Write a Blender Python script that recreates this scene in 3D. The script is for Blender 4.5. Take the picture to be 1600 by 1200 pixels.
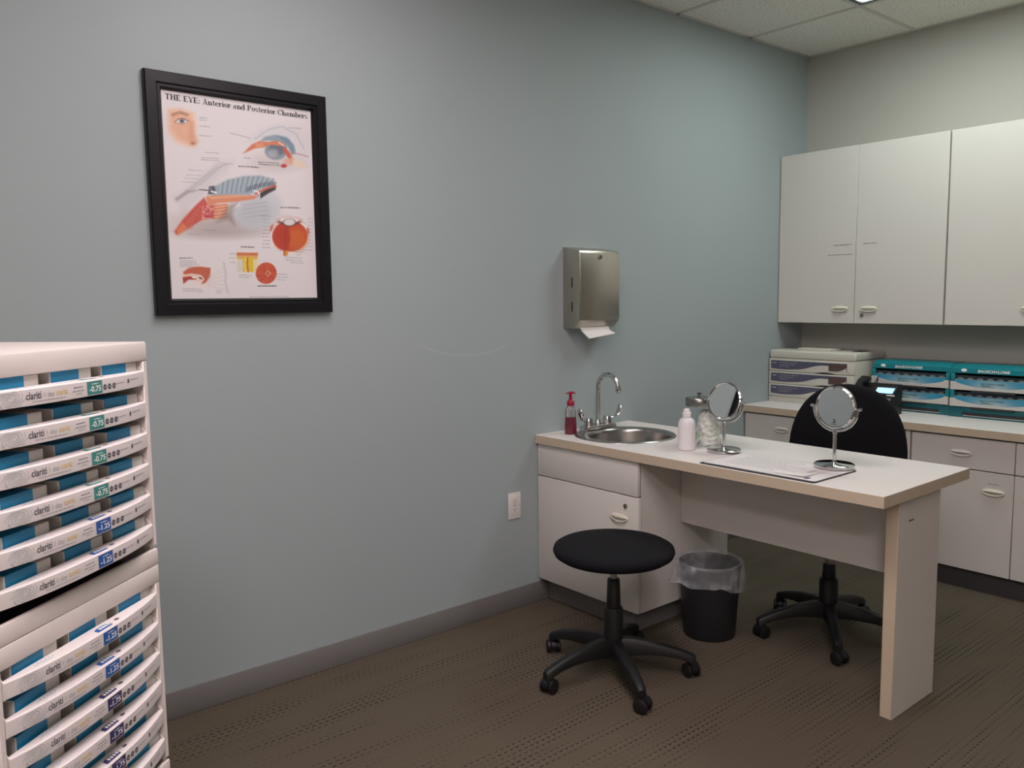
import bpy, bmesh, math, random
import numpy as np
from mathutils import Vector, Matrix
random.seed(7)
PI = math.pi
for o in list(bpy.data.objects): bpy.data.objects.remove(o)
SC = bpy.context.scene
COL = SC.collection

# ------------------------------------------------------------------ camera
F = 1288.63
CAMZ = 1.357
FW = Vector((0.63614203, 0.76471791, -0.10261501))
RT = Vector((0.76793247, -0.64041937, -0.01194796))
UP = Vector((0.07485346, 0.0712008, 0.99464939))
cam_d = bpy.data.cameras.new('camera')
cam = bpy.data.objects.new('camera', cam_d)
COL.objects.link(cam)
cam_d.sensor_width = 36.0
cam_d.lens = F / 1600 * 36
cam_d.clip_start = 0.05
cam.matrix_world = Matrix(((RT.x, UP.x, -FW.x, 0), (RT.y, UP.y, -FW.y, 0), (RT.z, UP.z, -FW.z, CAMZ), (0, 0, 0, 1)))
SC.camera = cam

# ------------------------------------------------------------------ world, view
w = bpy.data.worlds.new('world'); SC.world = w; w.use_nodes = True
w.node_tree.nodes['Background'].inputs[0].default_value = (0.8, 0.85, 0.9, 1)
w.node_tree.nodes['Background'].inputs[1].default_value = 0.0
SC.view_settings.view_transform = 'Standard'
SC.view_settings.look = 'None'
SC.view_settings.gamma = 1
SC.view_settings.use_curve_mapping = False
SC.view_settings.exposure = -0.05
# ceiling troffers and two added fill panels: (x centre, y centre, strength, colour)
TROFFERS = [
    (3.63, 1.48, 9.8, (0.90, 1.0, 0.95)),
    (1.19, 1.48, 12.8, (1.0, 0.87, 0.89)),
    (-0.64, -0.96, 27.0, (1.0, 0.88, 0.88)),  # added fill panel behind the camera, brightens the faces turned towards it
    (0.58, 0.26, 15.0, (1.0, 0.88, 0.88)),  # added fill panel out of view, brightens the lens tray fronts
]

# ------------------------------------------------------------------ helpers
def lin(c):
    return tuple(((v / 12.92) if v <= 0.04045 else ((v + 0.055) / 1.055) ** 2.4) for v in c)
def rgb(h):
    return lin(tuple(int(h[i:i + 2], 16) / 255 for i in (0, 2, 4)))

class MB:
    """collects shapes for ONE mesh object"""
    def __init__(s): s.bm = bmesh.new()
    def box(s, x0, x1, y0, y1, z0, z1, bev=0.0, seg=2, mi=0):
        r = bmesh.ops.create_cube(s.bm, size=1)
        vs = r['verts']
        for v in vs:
            v.co = Vector(((x0 + x1) / 2 + v.co.x * (x1 - x0), (y0 + y1) / 2 + v.co.y * (y1 - y0), (z0 + z1) / 2 + v.co.z * (z1 - z0)))
        fs = set(f for v in vs for f in v.link_faces)
        for f in fs: f.material_index = mi
        if bev > 0:
            es = list(set(e for v in vs for e in v.link_edges))
            bmesh.ops.bevel(s.bm, geom=es, offset=bev, segments=seg, profile=0.5, affect='EDGES', material=-1)
        return s
    def loft(s, rings, closed=True, cap=True, mi=0):
        R = [[s.bm.verts.new(p) for p in ring] for ring in rings]
        n = len(R[0])
        for a, b in zip(R[:-1], R[1:]):
            for i in range(n if closed else n - 1):
                j = (i + 1) % n
                try: f = s.bm.faces.new((a[i], a[j], b[j], b[i])); f.material_index = mi
                except ValueError: pass
        if cap:
            for q in (R[0][::-1], R[-1]):
                try: f = s.bm.faces.new(q); f.material_index = mi
                except ValueError: pass
        return s
    def lathe(s, prof, c=(0, 0), n=32, cap=True, mi=0, axis=None):
        rings = [[(c[0] + r * math.cos(2 * PI * i / n), c[1] + r * math.sin(2 * PI * i / n), z) for i in range(n)] for r, z in prof]
        if axis is not None:
            rings = [[axis @ Vector(p) for p in ring] for ring in rings]
        return s.loft(rings, cap=cap, mi=mi)
    def tube(s, pts, rad, n=10, flat=1.0, mi=0, up=(0, 0, 1)):
        pts = [Vector(p) for p in pts]
        if not hasattr(rad, '__len__'): rad = [rad] * len(pts)
        rings = []
        prev = None
        for i, p in enumerate(pts):
            t = (pts[min(i + 1, len(pts) - 1)] - pts[max(i - 1, 0)]).normalized()
            if prev is None:
                a = Vector(up).cross(t)
                if a.length < 1e-3: a = Vector((1, 0, 0)).cross(t)
            else:
                a = prev - t * prev.dot(t)
            a.normalize(); prev = a
            b = t.cross(a)
            rings.append([p + a * (rad[i] * math.cos(2 * PI * k / n)) + b * (rad[i] * flat * math.sin(2 * PI * k / n)) for k in range(n)])
        return s.loft(rings, mi=mi)
    def prism(s, poly, d0, d1, plane='xz', mi=0, bev=0):
        """extrude 2-D polygon; plane xz -> depth y, yz -> depth x, xy -> depth z"""
        def P(p, d):
            return {'xz': (p[0], d, p[1]), 'yz': (d, p[0], p[1]), 'xy': (p[0], p[1], d)}[plane]
        a = [s.bm.verts.new(P(p, d0)) for p in poly]
        b = [s.bm.verts.new(P(p, d1)) for p in poly]
        fs = [s.bm.faces.new(a), s.bm.faces.new(b[::-1])]
        n = len(poly)
        for i in range(n):
            fs.append(s.bm.faces.new((a[i], b[i], b[(i + 1) % n], a[(i + 1) % n])))
        for f in fs: f.material_index = mi
        bmesh.ops.recalc_face_normals(s.bm, faces=fs)
        if bev > 0:
            es = [e for e in set(e for f in fs[:2] for e in f.edges)]
            bmesh.ops.bevel(s.bm, geom=es, offset=bev, segments=2, profile=0.5, affect='EDGES', material=-1)
        return s
    def face(s, pts, mi=0):
        f = s.bm.faces.new([s.bm.verts.new(p) for p in pts]); f.material_index = mi
        return s
    def mesh_from(s, me, M, mi=0):
        n0 = len(s.bm.verts)
        vs = [s.bm.verts.new(M @ v.co) for v in me.vertices]
        for p in me.polygons:
            try: f = s.bm.faces.new([vs[i] for i in p.vertices]); f.material_index = mi
            except ValueError: pass
        return s
    def map(s, fn):
        for v in s.bm.verts: v.co = fn(v.co)
        return s
    def build(s, name, mats, parent=None, smooth=40, loc=None, normals=True):
        if normals: bmesh.ops.recalc_face_normals(s.bm, faces=s.bm.faces[:])
        me = bpy.data.meshes.new(name)
        s.bm.to_mesh(me); s.bm.free()
        if smooth:
            for p in me.polygons: p.use_smooth = True
            me.set_sharp_from_angle(angle=math.radians(smooth))
        for m in (mats if isinstance(mats, (list, tuple)) else [mats]): me.materials.append(m)
        return link(name, me, parent, loc)

def link(name, me, parent=None, loc=None):
    o = bpy.data.objects.new(name, me); COL.objects.link(o)
    if parent is not None: o.parent = parent
    if loc is not None: o.location = loc
    return o
def tag(o, label, cat, group=None):
    o['label'] = label; o['category'] = cat
    if group: o['group'] = group
    return o
def thing(name, label, cat, loc=(0, 0, 0), rz=0.0, group=None):
    o = bpy.data.objects.new(name, None); COL.objects.link(o)
    o.location = loc; o.rotation_euler = (0, 0, rz); o.empty_display_size = 0.05
    return tag(o, label, cat, group)
def struct(o):
    o['kind'] = 'structure'; return o
def copy_tree(o, parent=None):
    c = o.copy(); COL.objects.link(c); c.parent = parent
    for ch in o.children: copy_tree(ch, c)
    return c
_tx = {}
def text_mesh(s, bold=0.0, shear=0.0, spacing=1.0):
    k = (s, bold, shear, spacing)
    if k not in _tx:
        cu = bpy.data.curves.new('text', 'FONT'); cu.body = s; cu.size = 1; cu.offset = bold; cu.shear = shear
        cu.space_character = spacing; cu.resolution_u = 3
        ob = bpy.data.objects.new('text', cu); COL.objects.link(ob)
        bpy.context.view_layer.update()
        dg = bpy.context.evaluated_depsgraph_get()
        me = bpy.data.meshes.new_from_object(ob.evaluated_get(dg))
        bpy.data.objects.remove(ob); bpy.data.curves.remove(cu)
        xs = [v.co.x for v in me.vertices]; ys = [v.co.y for v in me.vertices]
        _tx[k] = (me, min(xs), max(xs), min(ys), max(ys))
    return _tx[k]
def put_text(mb, s, x0, x1, z0, z1, y=0.0, mi=0, bold=0.0, shear=0.0, spacing=1.0):
    """text filling the rectangle x0..x1, z0..z1 on the plane y (read from -y)"""
    me, a, b, c, d = text_mesh(s, bold, shear, spacing)
    sx = (x1 - x0) / (b - a); sz = (z1 - z0) / (d - c)
    M = Matrix(((sx, 0, 0, x0 - a * sx), (0, 0, 0, y), (0, sz, 0, z0 - c * sz), (0, 0, 0, 1)))
    mb.mesh_from(me, M, mi)

# ------------------------------------------------------------------ materials
def new_mat(name):
    m = bpy.data.materials.new(name); m.use_nodes = True
    nt = m.node_tree
    return m, nt, nt.nodes['Principled BSDF']
def N(nt, t, **kw):
    n = nt.nodes.new(t)
    for k, v in kw.items(): setattr(n, k, v)
    return n
def mat(name, col, rough=0.5, metal=0.0, noise=0.0, nscale=30.0, bump=0.0, bscale=200.0, spec=0.5, coat=0.0, alpha=None, aniso=0.0, stretch=None):
    m, nt, b = new_mat(name)
    b.inputs['Base Color'].default_value = (*col, 1)
    b.inputs['Roughness'].default_value = rough
    b.inputs['Metallic'].default_value = metal
    b.inputs['Specular IOR Level'].default_value = spec
    if coat: b.inputs['Coat Weight'].default_value = coat
    if noise or bump:
        tc = N(nt, 'ShaderNodeTexCoord')
        src = tc.outputs['Object']
        if stretch:
            mp = N(nt, 'ShaderNodeMapping'); mp.inputs['Scale'].default_value = stretch
            nt.links.new(src, mp.inputs[0]); src = mp.outputs[0]
    if noise:
        t = N(nt, 'ShaderNodeTexNoise'); t.inputs['Scale'].default_value = nscale; t.inputs['Detail'].default_value = 4
        nt.links.new(src, t.inputs['Vector'])
        mx = N(nt, 'ShaderNodeMixRGB')
        mx.inputs[1].default_value = (*[c * (1 - noise) for c in col], 1)
        mx.inputs[2].default_value = (*[min(1, c * (1 + noise)) for c in col], 1)
        nt.links.new(t.outputs['Fac'], mx.inputs[0]); nt.links.new(mx.outputs[0], b.inputs['Base Color'])
    if bump:
        t2 = N(nt, 'ShaderNodeTexNoise'); t2.inputs['Scale'].default_value = bscale; t2.inputs['Detail'].default_value = 3
        nt.links.new(src, t2.inputs['Vector'])
        bp = N(nt, 'ShaderNodeBump'); bp.inputs['Strength'].default_value = bump; bp.inputs['Distance'].default_value = 0.002
        nt.links.new(t2.outputs['Fac'], bp.inputs['Height']); nt.links.new(bp.outputs[0], b.inputs['Normal'])
    return m
def emit(name, col, s):
    m, nt, b = new_mat(name)
    b.inputs['Base Color'].default_value = (*col, 1)
    b.inputs['Emission Color'].default_value = (*col, 1)
    b.inputs['Emission Strength'].default_value = s
    return m
def glass(name, col, rough=0.0, ior=1.45):
    m, nt, b = new_mat(name)
    b.inputs['Base Color'].default_value = (*col, 1); b.inputs['Roughness'].default_value = rough
    b.inputs['Transmission Weight'].default_value = 1; b.inputs['IOR'].default_value = ior
    return m
def print_mat(name, rough=0.5):
    m, nt, b = new_mat(name)
    a = N(nt, 'ShaderNodeVertexColor'); a.layer_name = 'Col'
    nt.links.new(a.outputs['Color'], b.inputs['Base Color']); b.inputs['Roughness'].default_value = rough
    return m

M = {}
M['white_wall'] = mat('white wall paint', rgb('b8b6ae'), 0.8, noise=0.02, nscale=3, bump=0.15, bscale=260)
M['cab'] = mat('off white laminate', rgb('d8d3cd'), 0.45, noise=0.015, nscale=6)
M['desk'] = mat('white desk laminate', rgb('e4deda'), 0.42, noise=0.015, nscale=8)
M['edge'] = mat('beige edge band', rgb('c9b8a1'), 0.5, noise=0.03, nscale=20)
M['base_grey'] = mat('grey vinyl base', rgb('7b7877'), 0.5, noise=0.03, nscale=12)
M['gap'] = mat('dark seam', rgb('3a3733'), 0.8)
M['pull'] = mat('cream plastic pull', rgb('dcd8c6'), 0.4)
M['toe_dark'] = mat('dark vinyl toe kick', rgb('3f3d3e'), 0.5)
M['lock'] = mat('lock steel', rgb('8a8578'), 0.4, metal=0.4)
M['ink'] = mat('dark ink', rgb('2c2b2e'), 0.7)
M['steel'] = mat('brushed stainless', rgb('bab4aa'), 0.34, metal=1.0, noise=0.05, nscale=40, stretch=(1, 1, 30))
M['sink'] = mat('sink stainless', rgb('aaa6a2'), 0.25, metal=1.0)
M['lid'] = mat('dull steel lid', rgb('93928e'), 0.3, metal=1.0)
M['chrome'] = mat('chrome', rgb('c8c8c8'), 0.07, metal=1.0)
M['mirror'] = mat('mirror silver', rgb('e4e6e6'), 0.005, metal=1.0)
M['black_fab'] = mat('black fabric', rgb('141418'), 0.9, noise=0.15, nscale=400, bump=0.3, bscale=900, spec=0.2)
M['black_pl'] = mat('black plastic', rgb('131214'), 0.5, noise=0.1, nscale=60, bump=0.1, bscale=600)
M['black_frame'] = mat('black lacquered wood', rgb('131217'), 0.4, spec=0.35)
M['bin'] = mat('charcoal plastic bin', rgb('26262b'), 0.5)
M['paper'] = mat('white paper', rgb('dedad8'), 0.8)
M['towel'] = mat('paper towel', rgb('e8e5e2'), 0.9, bump=0.2, bscale=300)
M['tower'] = mat('white cabinet plastic', rgb('ddd3cf'), 0.4, noise=0.01, nscale=5)
M['carton'] = mat('white printed carton', rgb('e2d9d8'), 0.45)
M['pack_w'] = mat('white pack card', rgb('d6d2cb'), 0.6)
M['pack_b'] = mat('blue pack sleeve', rgb('1a86b4'), 0.45, noise=0.05, nscale=60)
M['navy'] = mat('navy print', rgb('24304d'), 0.5)
M['t_dark'] = mat('charcoal print', rgb('55525a'), 0.6)
M['t_mid'] = mat('mid grey print', rgb('8f8b8c'), 0.6)
M['t_grey'] = mat('pale grey print', rgb('a9a3a6'), 0.6)
M['t_yel'] = mat('yellow print', rgb('dcbf86'), 0.6)
M['t_swirl'] = mat('pale green grey print', rgb('b4b8b8'), 0.6)
M['l_green'] = mat('green power label', rgb('3f8781'), 0.5)
M['l_blue'] = mat('blue power label', rgb('2b5aa0'), 0.5)
M['l_purple'] = mat('purple power label', rgb('3c3560'), 0.5)
M['white_ink'] = mat('white ink', rgb('eeeeee'), 0.6)
M['print'] = print_mat('colour print', 0.45)
M['red_pl'] = mat('red pump plastic', rgb('960f33'), 0.4)
M['bottle'] = mat('white bottle plastic', rgb('e4e0e2'), 0.35)
M['green_lab'] = mat('green label', rgb('3f9a5a'), 0.5)
M['cotton'] = mat('cotton', rgb('f8f6f0'), 1.0, bump=0.8, bscale=120)
M['glass'] = glass('clear glass', (0.97, 0.985, 0.98), 0.0, 1.18)
M['teal'] = mat('teal plastic', rgb('19808b'), 0.3, noise=0.04, nscale=12)
M['teal_dk'] = mat('dark teal plastic', rgb('15626b'), 0.35)
M['bl_white'] = mat('grey white plastic', rgb('c9c4bf'), 0.4)
M['win'] = mat('smoked window', rgb('2d3a42'), 0.2)
M['vial'] = mat('grey vial top', rgb('6c6f72'), 0.4)
M['org'] = mat('organiser ivory plastic', rgb('d2cfc4'), 0.4)
M['slate'] = mat('slate print', rgb('55546a'), 0.45, noise=0.12, nscale=14)
M['maroon'] = mat('brown photo print', rgb('5b4644'), 0.45, noise=0.2, nscale=30)
M['plate'] = mat('white outlet plastic', rgb('e2deda'), 0.35)
M['tile_gap'] = mat('ceiling grid bar', rgb('d2d0c6'), 0.6)

def wall_blue():
    m, nt, b = new_mat('blue grey wall paint')
    tc = N(nt, 'ShaderNodeTexCoord')
    t = N(nt, 'ShaderNodeTexNoise'); t.inputs['Scale'].default_value = 2.0; t.inputs['Detail'].default_value = 3
    nt.links.new(tc.outputs['Object'], t.inputs['Vector'])
    mx = N(nt, 'ShaderNodeMixRGB')
    c = rgb('a3aeb0')
    mx.inputs[1].default_value = (*[v * 0.97 for v in c], 1); mx.inputs[2].default_value = (*[v * 1.03 for v in c], 1)
    nt.links.new(t.outputs['Fac'], mx.inputs[0])
    # faint arc-shaped scuff on the paint
    sp = N(nt, 'ShaderNodeSeparateXYZ'); nt.links.new(tc.outputs['Object'], sp.inputs[0])
    def mth(op, a, bb=None):
        n = N(nt, 'ShaderNodeMath', operation=op)
        for i, v in enumerate((a, bb)):
            if v is None: continue
            if isinstance(v, (int, float)): n.inputs[i].default_value = v
            else: nt.links.new(v, n.inputs[i])
        return n.outputs[0]
    dx = mth('SUBTRACT', sp.outputs[0], 2.03); dz = mth('SUBTRACT', sp.outputs[2], 1.75)
    d = mth('SQRT', mth('ADD', mth('MULTIPLY', dx, dx), mth('MULTIPLY', dz, dz)))
    ring = mth('LESS_THAN', mth('ABSOLUTE', mth('SUBTRACT', d, 0.62)), 0.0022)
    lim = mth('LESS_THAN', mth('ABSOLUTE', mth('ADD', dx, 0.03)), 0.22)
    low = mth('LESS_THAN', dz, 0.0)
    k = mth('MULTIPLY', mth('MULTIPLY', ring, lim), mth('MULTIPLY', low, 0.16))
    m2 = N(nt, 'ShaderNodeMixRGB'); nt.links.new(k, m2.inputs[0]); nt.links.new(mx.outputs[0], m2.inputs[1])
    m2.inputs[2].default_value = (0.75, 0.77, 0.78, 1)
    nt.links.new(m2.outputs[0], b.inputs['Base Color'])
    b.inputs['Roughness'].default_value = 0.6
    t2 = N(nt, 'ShaderNodeTexNoise'); t2.inputs['Scale'].default_value = 240
    nt.links.new(tc.outputs['Object'], t2.inputs['Vector'])
    bp = N(nt, 'ShaderNodeBump'); bp.inputs['Strength'].default_value = 0.12; bp.inputs['Distance'].default_value = 0.002
    nt.links.new(t2.outputs['Fac'], bp.inputs['Height']); nt.links.new(bp.outputs[0], b.inputs['Normal'])
    return m
M['blue_wall'] = wall_blue()

def carpet():
    m, nt, b = new_mat('brown grey loop carpet')
    tc = N(nt, 'ShaderNodeTexCoord')
    def mth(op, a, bb=None, c=None):
        n = N(nt, 'ShaderNodeMath', operation=op)
        for i, v in enumerate((a, bb, c)):
            if v is None: continue
            if isinstance(v, (int, float)): n.inputs[i].default_value = v
            else: nt.links.new(v, n.inputs[i])
        return n.outputs[0]
    sp = N(nt, 'ShaderNodeSeparateXYZ'); nt.links.new(tc.outputs['Object'], sp.inputs[0])
    X, Y = sp.outputs[0], sp.outputs[1]
    row = mth('FLOOR', mth('DIVIDE', Y, 0.021))
    fy = mth('FRACT', mth('DIVIDE', Y, 0.021))
    # random per row
    wn = N(nt, 'ShaderNodeTexWhiteNoise', noise_dimensions='1D'); nt.links.new(row, wn.inputs['W'])
    ph = wn.outputs['Value']
    fx = mth('FRACT', mth('ADD', mth('DIVIDE', X, 0.023), mth('MULTIPLY', ph, 7.0)))
    dash = mth('MULTIPLY', mth('LESS_THAN', fx, 0.55), mth('LESS_THAN', fy, 0.30))
    # areas where the dashes are strong / weak (long streaks in x), per carpet tile
    mp = N(nt, 'ShaderNodeMapping'); mp.inputs['Scale'].default_value = (1.1, 7.0, 1)
    nt.links.new(tc.outputs['Object'], mp.inputs[0])
    nz = N(nt, 'ShaderNodeTexNoise'); nz.inputs['Scale'].default_value = 1.6; nz.inputs['Detail'].default_value = 2
    nt.links.new(mp.outputs[0], nz.inputs['Vector'])
    stg = N(nt, 'ShaderNodeMapRange'); stg.inputs[1].default_value = 0.44; stg.inputs[2].default_value = 0.64
    nt.links.new(nz.outputs['Fac'], stg.inputs[0])
    fine = N(nt, 'ShaderNodeTexNoise'); fine.inputs['Scale'].default_value = 260; fine.inputs['Detail'].default_value = 2
    nt.links.new(tc.outputs['Object'], fine.inputs['Vector'])
    light = mth('MULTIPLY', mth('GREATER_THAN', fy, 0.86), mth('GREATER_THAN', ph, 0.45))
    base = N(nt, 'ShaderNodeMixRGB'); base.inputs[1].default_value = (*rgb('4b433a'), 1); base.inputs[2].default_value = (*rgb('6d6456'), 1)
    nt.links.new(fine.outputs['Fac'], base.inputs[0])
    md = N(nt, 'ShaderNodeMixRGB'); nt.links.new(mth('MULTIPLY', dash, mth('MULTIPLY', stg.outputs[0], 0.75)), md.inputs[0])
    nt.links.new(base.outputs[0], md.inputs[1]); md.inputs[2].default_value = (*rgb('211b17'), 1)
    ml = N(nt, 'ShaderNodeMixRGB'); nt.links.new(mth('MULTIPLY', light, mth('MULTIPLY', stg.outputs[0], 0.4)), ml.inputs[0])
    nt.links.new(md.outputs[0], ml.inputs[1]); ml.inputs[2].default_value = (*rgb('83786a'), 1)
    nt.links.new(ml.outputs[0], b.inputs['Base Color'])
    b.inputs['Roughness'].default_value = 1.0; b.inputs['Specular IOR Level'].default_value = 0.1
    bp = N(nt, 'ShaderNodeBump'); bp.inputs['Strength'].default_value = 0.5; bp.inputs['Distance'].default_value = 0.003
    nt.links.new(mth('SUBTRACT', fine.outputs['Fac'], mth('MULTIPLY', dash, 0.8)), bp.inputs['Height'])
    nt.links.new(bp.outputs[0], b.inputs['Normal'])
    return m
M['carpet'] = carpet()

def ceiling_tile_mat():
    m, nt, b = new_mat('mineral fibre ceiling tile')
    tc = N(nt, 'ShaderNodeTexCoord')
    geo = N(nt, 'ShaderNodeNewGeometry')
    v = N(nt, 'ShaderNodeTexNoise'); v.inputs['Scale'].default_value = 95; v.inputs['Detail'].default_value = 3
    nt.links.new(geo.outputs['Position'], v.inputs['Vector'])
    r = N(nt, 'ShaderNodeMapRange'); r.inputs[1].default_value = 0.30; r.inputs[2].default_value = 0.42
    nt.links.new(v.outputs['Fac'], r.inputs[0])
    mx = N(nt, 'ShaderNodeMixRGB'); nt.links.new(r.outputs[0], mx.inputs[0])
    mx.inputs[1].default_value = (*rgb('b0aea4'), 1); mx.inputs[2].default_value = (*rgb('efede4'), 1)
    nt.links.new(mx.outputs[0], b.inputs['Base Color'])
    b.inputs['Roughness'].default_value = 0.95
    bp = N(nt, 'ShaderNodeBump'); bp.inputs['Strength'].default_value = 0.3; bp.inputs['Distance'].default_value = 0.003
    nt.links.new(v.outputs['Fac'], bp.inputs['Height']); nt.links.new(bp.outputs[0], b.inputs['Normal'])
    return m
M['tile'] = ceiling_tile_mat()

# ------------------------------------------------------------------ room shell
YW, XB, ZC = 2.704, 4.524, 2.735      # blue wall, cabinet wall, ceiling
X0, Y0 = -1.55, -2.18
T = 0.1
struct(MB().box(X0 - T, XB + T, Y0 - T, YW + T, -T, 0).build('floor', M['carpet'], smooth=0))
struct(MB().box(X0 - T, XB + T, YW, YW + T, 0, ZC + 0.12).build('wall_left', M['blue_wall'], smooth=0))
struct(MB().box(XB, XB + T, Y0 - T, YW, 0, ZC + 0.12).build('wall_back', M['white_wall'], smooth=0))
struct(MB().box(X0 - T, XB + T, Y0 - T, Y0, 0, ZC + 0.12).build('wall_right', M['white_wall'], smooth=0))
struct(MB().box(X0 - T, X0, Y0, YW, 0, ZC + 0.12).build('wall_front', M['white_wall'], smooth=0))
ceil = struct(MB().box(X0 - T, XB + T, Y0 - T, YW + T, ZC + 0.12, ZC + 0.2).build('ceiling', M['tile'], smooth=0))
# suspended grid: 0.61 m pitch in x, tiles 1.22 m long in y
xs = [XB] ; x = 3.94
while x > X0 + 0.05: xs.append(x); x -= 0.61
xs.append(X0)
ys = [YW, 2.09, 0.87, -0.35, -1.57, Y0]
grid = MB()
for x in xs[1:-1]: grid.box(x - 0.011, x + 0.011, Y0, YW, ZC - 0.001, ZC + 0.012)
for y in ys[1:-1]: grid.box(X0, XB, y - 0.011, y + 0.011, ZC - 0.0014, ZC + 0.011)
grid.box(X0, XB, YW - 0.018, YW, ZC - 0.001, ZC + 0.012)
grid.box(XB - 0.018, XB, Y0, YW, ZC - 0.001, ZC + 0.012)
grid.build('grid_bar', M['tile_gap'], ceil, smooth=0)
tile_cache = {}
trof = {(round(t[0], 2), round(t[1], 2)) for t in TROFFERS}
for xa, xb in zip(xs[1:], xs[:-1]):
    for ya, yb in zip(ys[1:], ys[:-1]):
        cx, cy = (xa + xb) / 2, (ya + yb) / 2
        if any(abs(cx - a) < 0.12 and abs(cy - b_) < 0.12 for a, b_ in trof): continue
        k = (round(xb - xa, 3), round(yb - ya, 3))
        if k not in tile_cache:
            tile_cache[k] = MB().box(-k[0] / 2 + 0.008, k[0] / 2 - 0.008, -k[1] / 2 + 0.008, k[1] / 2 - 0.008, 0.002, 0.018).build('ceiling_tile', M['tile'], ceil, smooth=0, loc=(cx, cy, ZC))
        else:
            link('ceiling_tile', tile_cache[k].data, ceil, (cx, cy, ZC))
# vinyl cove base along the blue wall
def base_run(name, x0, x1, y0, y1):
    return struct(MB().box(x0, x1, y0, y1, 0, 0.092, bev=0.003).build(name, M['base_grey']))
base_run('baseboard_left', X0, 2.452, YW - 0.006, YW)
base_run('baseboard_left', 2.976, 3.975, YW - 0.006, YW)
base_run('baseboard_front', X0, X0 + 0.006, Y0, YW - 0.006)
base_run('baseboard_right', X0 + 0.006, XB, Y0, Y0 + 0.006)

# ceiling troffers, the last two added as unseen fill
for i, (cx, cy, st, c) in enumerate(TROFFERS):
    lab = ['bright ceiling light panel above the desk and wall cabinets', 'ceiling light panel above the framed eye chart',
           'added fill light panel in the room corner farthest from the wall cabinets', 'added fill light panel between the eye chart and the open side of the room'][i]
    t = thing('ceiling_light', lab, 'ceiling light', (cx, cy, ZC), 0, 'ceiling light panels')
    fr = MB()
    hx, hy = 0.292, 0.597
    for a, b_, c_, d in ((-hx, hx, -hy, -hy + 0.022), (-hx, hx, hy - 0.022, hy), (-hx, -hx + 0.022, -hy + 0.022, hy - 0.022), (hx - 0.022, hx, -hy + 0.022, hy - 0.022)):
        fr.box(a, b_, c_, d, -0.004, 0.02, bev=0.002)
    fr.build('frame', mat('troffer frame', rgb('5a5c5e'), 0.5), t)
    MB().box(-hx, hx, -hy, hy, 0.085, 0.1).build('housing', M['plate'], t, smooth=0)
    MB().box(-hx + 0.02, hx - 0.02, -hy + 0.02, hy - 0.02, 0.004, 0.010).build('diffuser', emit('troffer diffuser', c, st), t, smooth=0)

# ------------------------------------------------------------------ shared hardware
def pull_mesh(mb, w=0.045, h=0.013, d=0.012):
    """cup pull: local x width, -y outwards, z up"""
    rings = []
    for k in range(7):
        a = PI / 2 * k / 6          # from the top on the door to the outward lip
        rings.append([(w * math.cos(PI * i / 12), -d * math.sin(a) * (0.25 + 0.75 * math.sin(PI * i / 12)), (h * math.cos(a)) * math.sin(PI * i / 12) ** 0.8) for i in range(13)])
    mb.loft(rings, closed=False, cap=False)
    inner = [[(p[0] * 0.92, p[1] * 0.8, p[2] * 0.72) for p in r] for r in rings[::-1]]
    mb.loft(inner, closed=False, cap=False)
    mb.loft([rings[-1], inner[0]], closed=False, cap=False)
    # lower lip against the door
    mb.tube([(w * math.cos(PI + PI * i / 12), -0.003 - 0.006 * math.sin(PI * i / 12), -1.25 * h * math.sin(PI * i / 12)) for i in range(13)], 0.0030, n=6)
    return mb
_pull = {}
def add_pull(parent, loc, rz, mt_='pull'):
    if mt_ not in _pull:
        o = pull_mesh(MB()).build('handle', M[mt_], parent)
        _pull[mt_] = o.data
    else: o = link('handle', _pull[mt_], parent)
    o.location = loc; o.rotation_euler = (0, 0, rz)
    return o
def add_lock(parent, loc, rz, r=0.010):
    mb = MB()
    A = Matrix.Rotation(PI / 2, 4, 'X')
    mb.lathe([(r, 0), (r, 0.004), (r * 0.8, 0.0055), (r * 0.72, 0.004), (0.001, 0.004)], axis=A, n=20)
    o = mb.build('lock', M['lock'], parent)
    k = MB().box(-0.0012, 0.0012, -0.0066, -0.0040, -r * 0.5, r * 0.5).build('keyhole', M['ink'], o, smooth=0)
    o.location = loc; o.rotation_euler = (0, 0, rz)
    return o
def small_label(parent, x, y0, y1, z, h, lines=1):
    """tiny illegible printed strip on a face x = const looking to -x"""
    mb = MB()
    y = y0
    rnd = random.Random(int(1000 * (y0 + z)))
    while y > y1:
        wd = rnd.uniform(0.004, 0.012)
        mb.box(x - 0.0008, x, max(y - wd, y1), y, z - h / 2 * rnd.uniform(0.6, 1), z + h / 2)
        y -= wd + rnd.uniform(0.002, 0.006)
    return mb.build('label_print', M['t_mid'], parent, smooth=0)

RZM = -PI / 2      # local -y -> world -x
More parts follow.
